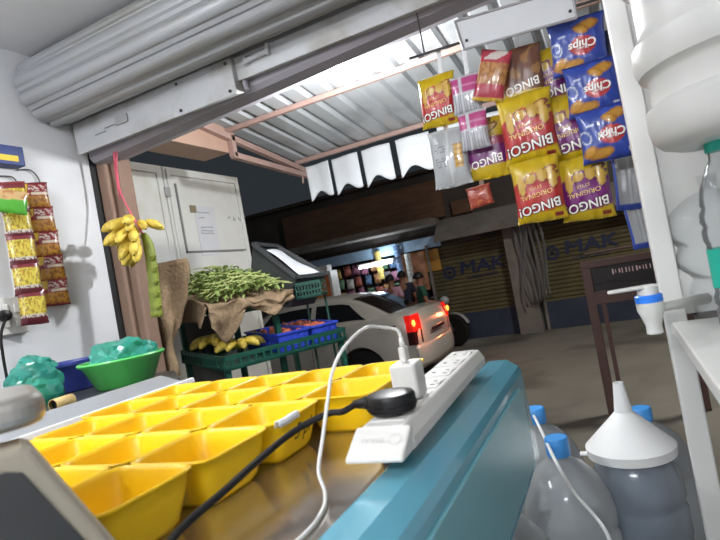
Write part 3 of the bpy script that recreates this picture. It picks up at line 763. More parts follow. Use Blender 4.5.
for i, (x, y) in enumerate(((36, 196), (42, 220), (47, 244), (52, 268), (56, 292))):
    wallpack(NB, x, y, -2.315, 'maroon and orange curry noodle packet, %s of the right strip' % pos5[i], -1+i*.5, 1.04, 'noodle packets of the right strip on the wall')
def art_green(u, v):
    c = (92, 186, 60)
    if v > .45+.2*u: c = (226, 186, 130) if noise.noise(Vector((u*6, v*6, 1))) > -.2 else (200, 140, 90)
    return c
GP = packet_mesh('green_packet', .16, .10, .012, art_green, 20, 16)
GP.location = at_x(7, 201, -2.215); GP.rotation_euler = (0, R(12), R(68)); tag(GP, 'bright green snack packet over the noodle strips', 'packet')
for i, (xa, ya, xb, yb, X, lab) in enumerate(((14, 186, 33, 322, -2.292, 'string behind the left strip of noodle packets'), (35, 184, 57, 303, -2.336, 'string behind the right strip of noodle packets'))):
    o = MB().tube([at_x(xa, ya, X), at_x(xb, yb, X)], .003, 6).build('hanging_string', WIRE, None); tag(o, 'thin dark '+lab, 'string')
for i, (pts, lab) in enumerate(((((17, 170), (30, 170), (38, 178), (40, 186), (37, 192)), 'dark wire loop holding the right noodle strip'), (((0, 176), (12, 177), (17, 183), (18, 190)), 'dark wire loop holding the left noodle strip'))):
    o = MB().tube(spline([at_x(x, y, -2.338) for x, y in pts], 5), .003, 6).build('wire_loop', WIRE, None, smooth=True); tag(o, lab, 'wire')
bx = thing('blue_box', 'dark blue carton with a yellow band high on the left wall', 'box', at_x(6, 160, -2.345))
pz = at_x(13, 150, -2.345); pq = at_x(17, 169, -2.345)
MB().box(-2.349, pz.y-.36, pq.z, -2.29, pz.y+.01, pz.z).build('carton', mat('blue_card', (44, 62, 118), .5, var=.1), bx, bevel=.003)
MB().box(-2.2895, pz.y-.36, pq.z+.016, -2.2885, pz.y-.02, pq.z+.042).build('yellow_band', mat('yellow_card', (226, 190, 40), .5), bx)
sw = thing('switchboard', 'white electrical switchboard on the left wall below the noodles', 'switchboard', at_x(12, 318, -2.35))
s0 = at_x(4, 298, -2.35); s1 = at_x(27, 332, -2.35)
MB().box(-2.351, s0.y-.12, s1.z, -2.325, s1.y, s0.z).build('board_box', WHITEPL, sw, bevel=.004)
for k in range(2):
    for j in range(2):
        MB().box(-2.325, s1.y-.055-.05*k, s1.z+.03+.06*j, -2.319, s1.y-.03-.05*k, s1.z+.07+.06*j).build('switch', WHITEPL, sw, bevel=.002)
wpz = at_x(3, 316, -2.32)
wp_ = thing('wall_plug', 'black plug in the switchboard with a cord hanging down', 'plug', wpz)
MB().lathe([(.024, 0), (.026, .01), (.022, .03), (.01, .034)], 20, Matrix.Translation(wpz) @ Matrix.Rotation(R(90), 4, 'Y')).build('plug_body', BLK, wp_, smooth=True, auto=40)
MB().tube(spline([wpz+Vector((.02, 0, -.01)), at_x(1, 335, -2.30), at_x(4, 362, -2.31), at_x(10, 390, -2.31), at_x(18, 404, -2.31)], 6), .006, 8).build('cord', BLKRUB, wp_, smooth=True)

# ------------------------------------------------------------------ right shelf unit
su = thing('shelf_unit', 'white shelf unit with a square front post on the right', 'shelf', (.3, .8, 0))
MB().box(.068, 1.20, 0, .106, 1.245, 2.38).build('corner_post', FROST, su, bevel=.003)
MB().box(.106, 1.215, .87, .60, 1.235, 2.38).build('end_panel', FROST, su, bevel=.002)
MB().box(.078, .12, .835, .60, 1.20, .860).build('lower_shelf', FROST, su, bevel=.003)
MB().box(.215, .2, 1.142, .60, 1.21, 1.150).build('glass_shelf', GLASSS, su, bevel=.001)
MB().box(.56, .12, 0, .60, .16, 2.38).build('corner_post', FROST, su, bevel=.003)
MB().box(.10, 1.21, .04, .60, 1.235, .075).build('bottom_rail', BROWNST, su)

JPROF = [(.02, .012), (.085, .004), (.098, 0), (.112, .012), (.121, .035), (.121, .085), (.117, .098), (.117, .108), (.122, .12), (.122, .185), (.117, .198), (.117, .208), (.122, .22), (.122, .285), (.117, .297), (.117, .307), (.122, .32), (.121, .345), (.112, .385), (.092, .425), (.060, .455), (.034, .470), (.027, .478), (.026, .515)]
def jar(loc, label, m=CLEARJ, capm=CAPB, s=1.0, sz=1.0, cap=True, water=.3, sp_=None):
    j = thing('water_jar', label, 'water jar', loc, 'clear water jars on the floor')
    D = Matrix.Diagonal((s, s, sz, 1))
    MB().lathe(JPROF, 40, D, cap=(True, False)).build('jar_body', m, j, world=False, smooth=True)
    if water:
        wp2 = [(r-.003, z+.003) for r, z in JPROF if .0 <= z <= water]+[(.118, water)]
        MB().lathe(wp2, 32, D).build('water', WATER, j, world=False, smooth=True, auto=40)
    if cap:
        c = MB().lathe([(.031, .478), (.032, .482), (.032, .520), (.029, .524), (.004, .5245)], 28, D).build('cap', capm, j, world=False, smooth=True, auto=40)
    return j
jar((-.218, 1.48, 0), 'clear water jar with blue cap between the counter and the funnel jar', s=.95, sz=1.05, water=.0)
j2 = jar((-.050, 1.645, 0), 'bluish water jar wearing the white funnel', m=BLUEJ, cap=False, s=.95, sz=1.035, water=.33)
jar((-.315, 1.80, 0), 'clear water jar farthest left, mostly behind the teal rim', sz=1.03, water=.0)
jar((-.008, 1.915, 0), 'clear water jar with blue cap behind the funnel jar', sz=.93, water=0)
jar((-.33, 1.18, 0), 'clear water jar tucked under the end of the teal rim', sz=1.03, water=.0)
jar((.135, 1.03, 0), 'clear water jar with pale cap under the white shelf', capm=FUNNEL, sz=1.0, water=.0)
p = Vector((0, 0, EYE))+ray(691, 466)*1.80
jar((p.x, p.y, 0), 'small clear water can with blue cap behind the white post', s=.55, sz=p.z/.5, water=0)
fn = thing('funnel', 'large white funnel turned upside down over the bluish jar', 'funnel', (-.050, 1.645, .440))
MB().lathe([(.110, .0), (.114, .002), (.116, .026), (.112, .030), (.030, .112), (.0235, .119), (.0135, .200), (.0115, .200), (.0205, .119), (.026, .112), (.106, .031), (.108, .002)], 48, cap=(False, False)).build('funnel_body', FUNNEL, fn, world=False, smooth=True, auto=35)
MB().box(-.134, -.012, .0, -.112, .012, .006).build('hang_tab', FUNNEL, fn, world=False, bevel=.002)
hz_ = [at_y(534, 416, 1.76), at_y(541, 430, 1.60), at_y(556, 462, 1.345), at_y(574, 492, 1.345), at_y(594, 515, 1.33), at_y(606, 532, 1.30), at_y(618, 560, 1.27)]
tag(MB().tube(spline(hz_, 8), .0045, 8).build('water_hose', FUNNEL, None, smooth=True), 'thin white hose hanging across the clear water jar', 'hose')

# things on the shelves
big = thing('large_water_jar', 'big milky water jar standing on the upper glass shelf', 'water jar', (.206, .90, 1.1505))
BP = [(.02, .010), (.085, .006), (.100, 0), (.117, .006), (.127, .018), (.130, .034), (.130, .058), (.127, .062), (.119, .068), (.118, .098), (.121, .104), (.130, .110), (.1345, .124), (.133, .150), (.124, .162), (.121, .17), (.121, .23), (.124, .238), (.133, .246), (.1345, .262), (.132, .285), (.122, .295), (.121, .32), (.128, .335), (.128, .37), (.10, .41), (.06, .45), (.034, .465), (.028, .475), (.028, .51)]
MB().lathe(BP, 56).build('jar_body', MILKJ, big, world=False, smooth=True, auto=32)
MB().lathe([(.032, .478), (.033, .52), (.004, .523)], 28).build('cap', CAPB, big, world=False)
mk = MB(); 
for k in range(9): 
    a = R(95+4*k); mk.box(-.002, -.004, 0, .002, .004, .001, Matrix.Translation((.082*math.cos(a)-.02, .082*math.sin(a), .0045)) @ Matrix.Rotation(a+.6*(k % 3), 4, 'Z') @ Matrix.Diagonal((1, 1+.5*(k % 2), 1, 1)))
mk.build('base_marks', INKB, big, world=False)

tj_c = Vector((0, 0, EYE))+ray(731, 320)*1.05
tj = thing('tap_jar', 'clear plastic jar with a white and blue tap', 'tap jar', (tj_c.x, tj_c.y, .8605))
MB().lathe([(.02, .004), (.062, .0), (.068, .006), (.070, .05), (.066, .066), (.062, .074), (.066, .084), (.082, .100), (.083, .118), (.076, .140), (.082, .150), (.088, .165), (.088, .185), (.080, .205), (.055, .228), (.034, .240), (.033, .262)], 40, cap=(True, False)).build('jar_body', PETC, tj, world=False, smooth=True)
MB().lathe([(.036, .243), (.037, .268), (.004, .27)], 24).build('lid', PETC, tj, world=False)
tc_ = Vector((0, 0, EYE))+ray(650, 305)*.955
tp_ = thing('x', None, None, tc_); bpy.data.objects.remove(tp_)
M = Matrix.Translation(tc_)
tap = MB().lathe([(.010, -.052), (.0135, -.050), (.013, -.036), (.017, -.022), (.022, -.008), (.022, .006), (.020, .008), (.020, .016), (.017, .018), (.016, .034), (.012, .036)], 24, M)
tap = tap.build('tap', WHITEPL, tj, smooth=True, auto=40)
MB().lathe([(.0205, .004), (.0225, .006), (.0225, .017), (.0205, .019)], 28, M).build('blue_ring', mat('blue_ring_plastic', (40, 120, 226), .35), tap)
lv = Vector((-.906, -.423, .02)).normalized()
lb_ = MB().prism([(-.016, -.012), (.02, -.012), (.066, -.006), (.072, 0), (.066, .006), (.02, .012), (-.016, .012)], .030, .036, 'z', M @ lv.to_track_quat('X', 'Z').to_matrix().to_4x4())
lb_.build('lever', WHITEPL, tap, bevel=.0025)
tgt = Vector((tj_c.x, tj_c.y, tc_.z-.02)); dr = (tgt-Vector((tc_.x, tc_.y, tc_.z-.008))).normalized(); sN = Vector((tc_.x, tc_.y, tc_.z-.008))
MB().tube([sN, sN+dr*.03, sN+dr*(max(.035, (tgt-sN).length-.062))], [.0085, .0085, .011], 14).build('spigot', WHITEPL, tap, smooth=True)

bt_c = Vector((0, 0, EYE))+ray(752, 320)*.80
bt = thing('water_bottle', 'clear ribbed bottle with teal cap and teal label at the right edge', 'bottle', (bt_c.x, bt_c.y, .8605))
bt.scale = (1.12, 1.12, 1.13)
MB().lathe([(.01, .005), (.030, .0), (.036, .006), (.037, .04), (.034, .046), (.037, .052), (.037, .060), (.0345, .066), (.0345, .130), (.037, .136), (.037, .148), (.034, .154), (.037, .160), (.036, .172), (.032, .178), (.034, .184), (.030, .205), (.020, .228), (.0135, .240), (.0125, .262)], 40, cap=(True, False)).build('bottle_body', PETC, bt, world=False, smooth=True)
MB().lathe([(.0355, .072), (.0355, .124)], 40, cap=(False, False)).build('label', TEALLAB, bt, world=False, smooth=True)
MB().lathe([(.0155, .250), (.016, .252), (.016, .274), (.013, .277), (.002, .2775)], 24).build('cap', TEALCAP, bt, world=False, smooth=True, auto=40)

# ------------------------------------------------------------------ banana bunch on its stalk by the pillar
bp0 = Vector((0, 0, EYE))+ray(150, 245)*2.62
def banana(mb, p, d, L_=.13, r=.017, bend=.35, up=Vector((0, 0, 1)), n=8):
    """curved tapering fruit from p along d, bending towards up"""
    d = d.normalized(); pts = []; rs = []
    q = Vector(p); 
    for k in range(n+1):
        t = k/n; pts.append(q.copy()); rs.append(r*(.35 if k == 0 else (1-.78*abs(2*t-1)**3)))
        dd = (d+up*bend*(t-.3)*2.0).normalized(); q += dd*L_/n
    mb.tube(pts, rs, 6); return pts
stk = thing('banana_bunch', 'hanging bunch of small yellow bananas on a green stalk beside the brown pillar', 'bananas', bp0)
s1_ = Vector((0, 0, EYE))+ray(157, 317)*2.60
MB().tube(spline([bp0+Vector((-.03, 0, .06)), bp0+Vector((-.01, 0, .0)), bp0.lerp(s1_, .35), bp0.lerp(s1_, .7), s1_], 4), [.014, .017, .019, .022, .025, .026, .024, .026, .027, .027, .025, .028, .028, .028, .026, .028, .028], 10).build('stalk', STALK, stk, smooth=True)
for k in range(5):
    q = bp0.lerp(s1_, .2+.17*k); MB().tube([q+Vector((.02, -.01, 0)), q+Vector((.045, -.012, .012+.004*(k % 2)))], [.014, .004], 6).build('stalk_scar', STALK, stk)
rnd = random.Random(11)
def bunch(rows, anchor, base_dir):
    for (na, z0, a0, a1, el, L_, r_) in rows:
        for k in range(na):
            a = R(a0+(a1-a0)*k/max(1, na-1)); e = R(el+rnd.uniform(-8, 8))
            d = Vector((math.cos(a)*math.cos(e), math.sin(a)*math.cos(e), math.sin(e)))
            mb = MB(); p0 = Vector(anchor)+Vector((0, 0, z0))+Vector((d.x, d.y, 0))*.045
            pts = banana(mb, p0, d, L_*rnd.uniform(.9, 1.1), r_, -.35)
            o = mb.build('banana', BANANA, stk, smooth=True)
            MB().sphere(pts[-1], .0045, 6, 4).build('tip', BANTIP, o)
# azimuths: -Y (towards the shop) is -90, -X is 180
bunch([(5, .080, 165, 300, -12, .115, .0255), (6, .040, 155, 305, -32, .125, .026), (5, .0, 165, 300, -46, .125, .026), (4, -.035, 180, 300, -58, .11, .025), (4, .065, -65, 60, -25, .095, .021)], bp0+Vector((-.035, -.03, .045)), None)
o = MB().tube(spline([bp0+Vector((-.03, 0, .055)), at_y(122, 196, 1.99), at_y(117, 172, 1.995), at_y(114, 148, 1.998)], 6), .005, 6)
for k in range(3): o.tube(spline([at_y(113+2*k, 149, 1.995), at_y(115+k, 170+6*k, 1.99), at_y(118+k, 190+5*k, 1.985)], 5), .003, 5)
o = o.build('pink_string', PINKS, None, smooth=True); tag(o, 'pink string hanging from the beam, tying up the banana bunch', 'string')
# ------------------------------------------------------------------ white steel cabinet outside
CABW = mat('cabinet_enamel', (242, 243, 240), .4, var=.02, dirt=(226, 224, 214), dirt_scale=3)
cbn = thing('white_cabinet', 'white two door steel cabinet outside, with a paper note on its door', 'cabinet', (-3.1, 3.4, ZS))
CX = -2.95
def cx_(x, y): return at_x(x, y, CX)
e1 = cx_(241, 177); e2 = cx_(250, 262); e0_ = cx_(162, 170); 
yE = (e1.y+e2.y)/2; yM = e0_.y+.0; yS = yM-(yE-yM)*.85; zT = e1.z; zB = ZS+.12
MB().box(CX-.55, yS, zB, CX-.03, yE, zT).build('carcass', CABW, cbn, bevel=.004)
def door(y0, y1, hinge):
    d = MB().box(CX-.03, y0, zB+.02, CX, y1, zT-.01).build('door', CABW, cbn, bevel=.004)
    fr = MB(); t = .045
    fr.box(CX, y0+.02, zB+.04, CX+.012, y0+.02+t, zT-.03).box(CX, y1-.02-t, zB+.04, CX+.012, y1-.02, zT-.03).box(CX, y0+.02+t, zB+.04, CX+.012, y1-.02-t, zB+.04+t).box(CX, y0+.02+t, zT-.03-t, CX+.012, y1-.02-t, zT-.03)
    fr.build('door_frame', CABW, d, bevel=.003)
    return d
d1 = door(yS+.01, yM-.008, 0); d2 = door(yM+.008, yE-.01, 1)
MB().box(CX+.012, yM-.03, zT-.25, CX+.02, yM+.03, zT-.18).build('hinge', PLATE, d1)
MB().box(CX+.0, yM+.10, 1.50, CX+.014, yE-.09, 1.512).box(CX, yM+.10, 1.50, CX+.014, yM+.112, zT-.14).build('inner_ledge', INKB, d2)
n0_, n1_ = at_x(193, 205, CX+.015), at_x(224, 254, CX+.015)
nt_ = thing('paper_note', 'white paper note with handwritten lines taped to the cabinet door', 'note', (CX+.002, (n0_.y+n1_.y)/2, n1_.z))
MB().box(CX+.001, n0_.y+.02, n1_.z, CX+.004, n1_.y-.02, n0_.z).build('sheet', PAPER, nt_)
for k, (t_, z_) in enumerate((('note list', .82), ('total', .70), ('xxxxxxx', .5), ('xxxxxxxx', .42))):
    pass
sc_ = MB(); rnd = random.Random(2)
for z_, a, b in ((.86, .1, .8), (.76, .1, .45), (.56, .12, .85), (.49, .12, .8), (.44, .1, .85)):
    y = n0_.y+.03+(n1_.y-n0_.y-.06)*a; ye = n0_.y+.03+(n1_.y-n0_.y-.06)*b; z = n1_.z+(n0_.z-n1_.z)*z_; pts = []
    while y < ye: pts.append((CX+.0055, y, z+rnd.uniform(-.006, .006))); y += .008
    sc_.tube(pts, .002, 4)
sc_.build('handwriting', mat('blue_grey_ink', (120, 124, 150), .7), nt_)
MB().box(CX+.001, n0_.y-.03, n0_.z-.06, CX+.006, n0_.y+.04, n0_.z+.0).build('tape', mat('brown_tape', (150, 138, 112), .6), nt_)
ss = MB(); rnd = random.Random(5); y0m = at_x(226, 218, CX+.015)
for k in range(4):
    pts = [(CX+.003, y0m.y+.04+.075*k+rnd.uniform(0, .035), y0m.z+rnd.uniform(-.025, .025)) for _ in range(5)]
    ss.tube(pts, .002, 4)
ss.build('scribble', mat('pencil_scribble', (150, 150, 150), .8), d2)

# ------------------------------------------------------------------ produce rack
rk = thing('produce_rack', 'green steel produce rack with tray shelves outside the opening', 'rack', (-2.0, 2.4, ZS))
P0 = Vector((-2.035, 2.37)); ra = Vector((.45, .893)); rb_ = Vector((-.893, .45))
def RK(a, b, z): return Vector((P0.x+ra.x*a+rb_.x*b, P0.y+ra.y*a+rb_.y*b, z))
RM = Matrix(((ra.x, rb_.x, 0, P0.x), (ra.y, rb_.y, 0, P0.y), (0, 0, 1, 0), (0, 0, 0, 1)))
WA, WB = .86, .66
for a, b, zt_ in ((WA-.03, .03, .68), (WA-.03, WB-.03, .68), (.03, .03, .68), (.03, WB-.03, 1.12), (.30, .40, 1.06), (.44, .12, 1.0)):
    MB().box(a-.016, b-.016, ZS, a+.016, b+.016, zt_, RM).build('leg', CRATEG, rk)
def tray(z0, z1, a0, a1, b0, b1, tilt, name):
    """open crate with slatted sides; tilt raises the b side"""
    T = RM @ Matrix.Translation((0, 0, z0)) @ Matrix.Rotation(R(tilt), 4, 'X'); h = z1-z0
    m = MB().box(a0, b0, 0, a1, b1, .012, T)
    for (x0, y0, x1, y1, ax) in ((a0, b0, a1, b0+.014, 'a'), (a0, b1-.014, a1, b1, 'a'), (a0, b0, a0+.014, b1, 'b'), (a1-.014, b0, a1, b1, 'b')):
        m.box(x0, y0, h-.026, x1, y1, h, T); m.box(x0, y0, 0, x1, y1, .022, T)
        L_ = (x1-x0) if ax == 'a' else (y1-y0); n = int(L_/.05)
        for k in range(n+1):
            q = k*(L_-.014)/n
            if ax == 'a': m.box(x0+q, y0+.002, 0, x0+q+.014, y1-.002, h-.01, T)
            else: m.box(x0+.002, y0+q, 0, x1-.002, y0+q+.014, h-.01, T)
    m.build(name, CRATEG, rk); return T
TL = tray(.680, .765, 0, WA, 0, WB, 4, 'lower_tray')
WU = .48
TU = tray(.985, 1.045, 0, WU, 0, WB, 12, 'upper_tray')
MB().box(.05, WB-.01, .3, .30, WB+.005, 1.0, RM).build('back_board', mat('grey_board', (112, 112, 110), .7, var=.1), rk)
# burlap
def bl(u, v):
    # v: 0 back (high b) .. 1 hanging over the front
    a = -.05+u*(WU+.07)
    if v < .62:
        b = WB+.02-(WB+.05)*v/.62; z = .075+.05*noise.noise(Vector((a*9, b*9, 1))); return TU @ Vector((a, b, z))
    k = (v-.62)/.38; drop = (.06+.17*max(0, math.exp(-((u-.20)/.14)**2))+.03*math.sin(9*u+1))*k
    return TU @ Vector((a, -.035-.03*math.sin(17*u+2*k)*k+.02*noise.noise(Vector((u*9, k*3, 2))), .075-drop+.02*math.sin(7*u)+.02*noise.noise(Vector((u*7, k*4, 6)))))
def bl2(u, v):
    b = -.02+u*(WB+.06); 
    k = v; return TU @ Vector((-.05-.03*math.sin(10*u+2)*k-.02*k, b, .075+.02*math.sin(7*u)-.14*k*(.6+.4*math.sin(3*u+.5))))
bu = thing('burlap_sheet', 'brown burlap sacking draped over the upper tray under the greens', 'sacking', RK(.4, .3, 1.06))
MB().grid(bl, 40, 40).build('cover', BURLAP, bu, smooth=True, solid=.006)
MB().grid(bl2, 20, 10).build('side_drape', BURLAP, bu, smooth=True, solid=.006)
def bs(u, v):
    q = Vector((0, 0, EYE))+ray(170, 262)*(3.05); q2 = Vector((0, 0, EYE))+ray(172, 376)*2.98
    c = q.lerp(q2, v); a = math.pi*(1.15*u-.1); rd = .085+.025*math.sin(5*v+1)+.03*math.sin(11*u+5*v)+.04*noise.noise(Vector((u*5, v*5, 3)))
    return c+Vector((math.cos(a)*rd*1.0-.02, -math.sin(a)*rd*.6, 0))
MB().grid(bs, 20, 24).build('hanging_end', BURLAP, bu, smooth=True, solid=.006)
# leafy greens: one uncountable heap
rnd = random.Random(21); lm = MB()
for k in range(1500):
    u, v = rnd.random(), rnd.random(); a = -.0+u*WU; b = .03+v*(WB-.04)
    hgt = .115+.085*math.sin(math.pi*min(1, max(0, u)))**.6*(1-.5*abs(2*v-1))
    z = hgt*rnd.uniform(.65, 1.12); c = TU @ Vector((a, b, z)); L_ = rnd.uniform(.025, .06); w_ = L_*rnd.uniform(.28, .5)
    M = Matrix.Translation(c) @ Matrix.Rotation(rnd.uniform(0, 6.28), 4, 'Z') @ Matrix.Rotation(rnd.uniform(-.7, .7), 4, 'X') @ Matrix.Rotation(rnd.uniform(-.6, .6), 4, 'Y')
    lm.add([(0, 0, 0), (w_*.5, L_*.3, .004), (w_*.4, L_*.7, .0), (0, L_, -.008), (-w_*.4, L_*.7, .0), (-w_*.5, L_*.3, .004), (0, L_*.5, .006)], [(0, 1, 6), (1, 2, 6), (2, 3, 6), (3, 4, 6), (4, 5, 6), (5, 0, 6)], M)
lv_ = lm.build('leafy_greens', LEAF, None); tag(lv_, 'heap of loose leafy green vegetables on the burlap', 'greens', None, 'stuff')
sm_ = MB()
for k in range(120):
    u = rnd.random(); a = .02+u*(WU-.04); b = rnd.uniform(.0, WB); z = .12+.07*math.sin(math.pi*u)*rnd.uniform(.5, 1.25); an = rnd.uniform(-.5, .9)
    c = TU @ Vector((a, b, z)); d = Vector((ra.x*math.cos(an)+rb_.x*math.sin(an), ra.y*math.cos(an)+rb_.y*math.sin(an), rnd.uniform(-.2, .2)))*.08
    sm_.tube([c-d, c+Vector((0, 0, .01)), c+d], .003, 5)
sm_.build('stems', LEAFS, lv_)

# bananas in the lower tray
def hand(loc, nb, label, spread, yawd, L_, r_, hgt):
    t = thing('banana_hand', label, 'bananas', loc, 'banana hands in the lower tray')
    c = Vector(loc)+Vector((0, 0, hgt))
    for k in range(nb):
        a = R(yawd+spread*(k/(nb-1)-.5)); d = Vector((math.cos(a), math.sin(a), .3))
        mb = MB(); p0 = c+Vector((math.cos(a)*.01, math.sin(a)*.01, 0))
        pts = banana(mb, p0, d, L_, r_, -1.0)
        o = mb.build('banana', BANANA, t, smooth=True); MB().sphere(pts[-1], .006, 6, 4).build('tip', BANTIP, o)
    MB().sphere(c, .02, 8, 6).build('crown', BANTIP, t); return t
q = TL @ Vector((.17, .44, .013)); hand(q, 7, 'rounded hand of bananas at the left in the lower tray', 200, -120, .19, .030, .085)
q = TL @ Vector((.21, .21, .013)); hand(q, 7, 'paler hand of bananas in front in the lower tray', 230, -80, .165, .028, .070)
# blue crates with onions
def bcrate(a0, b0, a1, b1, label, z0=.014, h=.105):
    c = TL @ Vector(((a0+a1)/2, (b0+b1)/2, z0))
    t = thing('blue_crate', label, 'crate', c, 'blue plastic crates in the lower tray'); m = MB()
    m.box(a0, b0, z0, a1, b1, z0+.006, TL); 
    for (x0, y0, x1, y1) in ((a0, b0, a1, b0+.006), (a0, b1-.006, a1, b1), (a0, b0, a0+.006, b1), (a1-.006, b0, a1, b1)):
        m.box(x0, y0, z0, x1, y1, z0+.03, TL); m.box(x0, y0, z0+h*.62, x1, y1, z0+h, TL)
        if x1-x0 > y1-y0:
            k = x0
            while k < x1: m.box(k, y0, z0, min(k+.018, x1), y1, z0+h-.01, TL); k += .045
        else:
            k = y0
            while k < y1: m.box(x0, k, z0, x1, min(k+.018, y1), z0+h-.01, TL); k += .045
    m.build('crate_wall', CRATEB, t)
    r_ = MB(); 
    for (x0, y0, x1, y1) in ((a0-.01, b0-.01, a1+.01, b0+.008), (a0-.01, b1-.008, a1+.01, b1+.01), (a0-.01, b0, a0+.008, b1), (a1-.008, b0, a1+.01, b1)): r_.box(x0, y0, z0+h, x1, y1, z0+h+.012, TL)
    r_.build('crate_rim', CRATEB, t); return (a0, b0, a1, b1, z0+h)
c1 = bcrate(.40, .07, .62, .50, 'blue plastic crate of onions next to the bananas')
c2 = bcrate(.645, .07, .845, .50, 'blue plastic crate of onions at the far end of the tray')
on = MB().lathe([(.003, -.028), (.014, -.026), (.026, -.012), (.029, .002), (.024, .016), (.012, .025), (.005, .031), (.003, .040)], 14).build('onion', ONION, None, world=False, smooth=True)
first = True; rnd = random.Random(8)
for ci, (a0, b0, a1, b1, z) in enumerate((c1, c2)):
    for i in range(3):
        for k in range(6):
            if rnd.random() < .12: continue
            o = on if first else on.copy()
            if not first: col.objects.link(o)
            first = False
            o.location = TL @ Vector((a0+.04+(a1-a0-.08)*i/2+rnd.uniform(-.004, .004), b0+.04+(b1-b0-.08)*k/5, z-.022+rnd.uniform(0, .018)))
            o.rotation_euler = (rnd.uniform(-1, 1), rnd.uniform(-1, 1), rnd.uniform(0, 6)); s = rnd.uniform(.86, 1.0); o.scale = (s, s, s)
            tag(o, 'reddish onion in the blue crate %s' % ('next to the bananas' if ci == 0 else 'at the far end of the tray'), 'onion', 'onions in the %s blue crate' % ('nearer' if ci == 0 else 'farther'))
        
# black crate leaning on the upper tray's far end, with a white sheet
kx = thing('black_crate', 'grey black plastic crate tilted behind the greens with a white sheet inside', 'crate', (Vector((0, 0, EYE))+ray(288, 290)*3.5))
k0, k1, k2, k3 = [Vector((0, 0, EYE))+ray(x, y)*t for x, y, t in ((253, 244, 3.55), (277, 246, 3.80), (326, 274, 3.72), (296, 277, 3.47))]
dn = Vector((-.10, .0, -.20))
def frame_seg(mb, p, q, w_=.012): return bar(mb, p, q, w_, w_)
km = MB()
for p_, q_ in ((k0, k1), (k1, k2), (k2, k3), (k3, k0)): frame_seg(km, p_, q_)
km.build('crate_rim', CRATEK, kx)
kw = MB(); cs = [k0, k1, k2, k3]; ds = [k+dn+(sum(cs, Vector())/4-k)*.12 for k in cs]
for i in range(4):
    kw.add([cs[i], cs[(i+1) % 4], ds[(i+1) % 4], ds[i]], [(0, 1, 2, 3)])
kw.add(ds, [(0, 1, 2, 3)]); kw.build('crate_wall', CRATEK, kx, solid=.005)
ws_ = thing('white_sheet', 'white paper sheet lying in the tilted black crate', 'sheet', (k0+k2)/2)
def wsf(u, v):
    a = k0.lerp(k3, .12+.80*v); b = k1.lerp(k2, .12+.80*v); return a.lerp(b, .30+.62*u)+Vector((0, 0, -.012+.01*math.sin(5*v+3*u)))
MB().grid(wsf, 10, 12).build('paper', PAPER, ws_, smooth=True, solid=.002)
gc = thing('green_crate', 'small green crate under the tilted black one at the rack end', 'crate', (Vector((0, 0, EYE))+ray(308, 298)*3.5))
g0 = Vector((0, 0, EYE))+ray(297, 300)*3.45; M = Matrix.Translation(g0) @ Matrix.Rotation(math.atan2(ra.y, ra.x)-R(42), 4, 'Z')
gm = MB().box(0, 0, 0, .17, .25, .01, M)
for x0, y0, x1, y1 in ((0, 0, .17, .008), (0, .242, .17, .25), (0, 0, .008, .25), (.162, 0, .17, .25)):
    gm.box(x0, y0, .085, x1, y1, .105, M).box(x0, y0, .0, x1, y1, .02, M); gm.box(x0, y0, .045, x1, y1, .055, M)
    if x1-x0 > .1:
        for k in range(9): gm.box(k*.02, y0, 0, k*.02+.007, y1, .1, M)
gm.build('crate_wall', CRATEG, gc)
for x_, y_ in ((.02, .23), (.15, .23)): MB().tube([M @ Vector((x_, y_, .0)), M @ Vector((x_, y_, -1.55))], .008, 6).build('leg', CRATEG, gc)

# ------------------------------------------------------------------ car on the street (facing left)
CY, CXr = 6.52, -2.42           # near side plane, rear face
car = thing('car', 'white saloon car with lit red tail lights parked across the street side', 'car', (CXr-2.1, CY+.82, ZS))
def C2(s, y, z): return Vector((CXr-s, CY+.82-y, ZS+z))   # s from the rear, y towards us, z above the street
ST_ = [(.0, .34, .80, .60, .72), (.03, .27, .93, .64, .78), (.10, .25, 1.00, .66, .80), (.30, .24, 1.025, .68, .82), (.55, .22, 1.02, .70, .825), (.9, .2, 1.0, .72, .825), (1.5, .2, .98, .72, .83), (2.4, .2, .96, .72, .83), (2.95, .2, .95, .72, .825), (3.3, .2, .90, .70, .82), (3.7, .22, .83, .68, .80), (3.98, .25, .76, .62, .75), (4.1, .30, .62, .55, .68)]
cm = MB(); rings = []
for s, zb, zt, hb, hw in ST_:
    zs = zb+(zt-zb)*.42; half = [(0, zb), (hb, zb), (hw-.02, zb+.08), (hw, zs), (hw-.015, zt-.12), (hw-.05, zt-.03), (hw-.12, zt), (0, zt+.012)]
    rings.append([C2(s, y, z) for y, z in half]+[C2(s, -y, z) for y, z in half[-2:0:-1]])
n = len(rings[0]); vs = sum(rings, [])
cm.add(vs, [(i*n+k, i*n+(k+1) % n, (i+1)*n+(k+1) % n, (i+1)*n+k) for i in range(len(rings)-1) for k in range(n)]+[tuple(range(n)), tuple(range((len(rings)-1)*n, len(rings)*n))])
body = cm.build('car_body', CARP, car, smooth=True, auto=32)
cut = MB()
for s in (.84, 3.33): cut.tube([C2(s, .9, .30), C2(s, -.9, .30)], .355, 28)
cut_o = cut.build('wheel_cut', CARP, None)
md = body.modifiers.new('arch', 'BOOLEAN'); md.object = cut_o; md.operation = 'DIFFERENCE'; md.solver = 'EXACT'
dg = bpy.context.evaluated_depsgraph_get(); dg.update()
me2 = bpy.data.meshes.new_from_object(body.evaluated_get(dg)); body.modifiers.clear(); body.data = me2
bpy.data.objects.remove(cut_o)
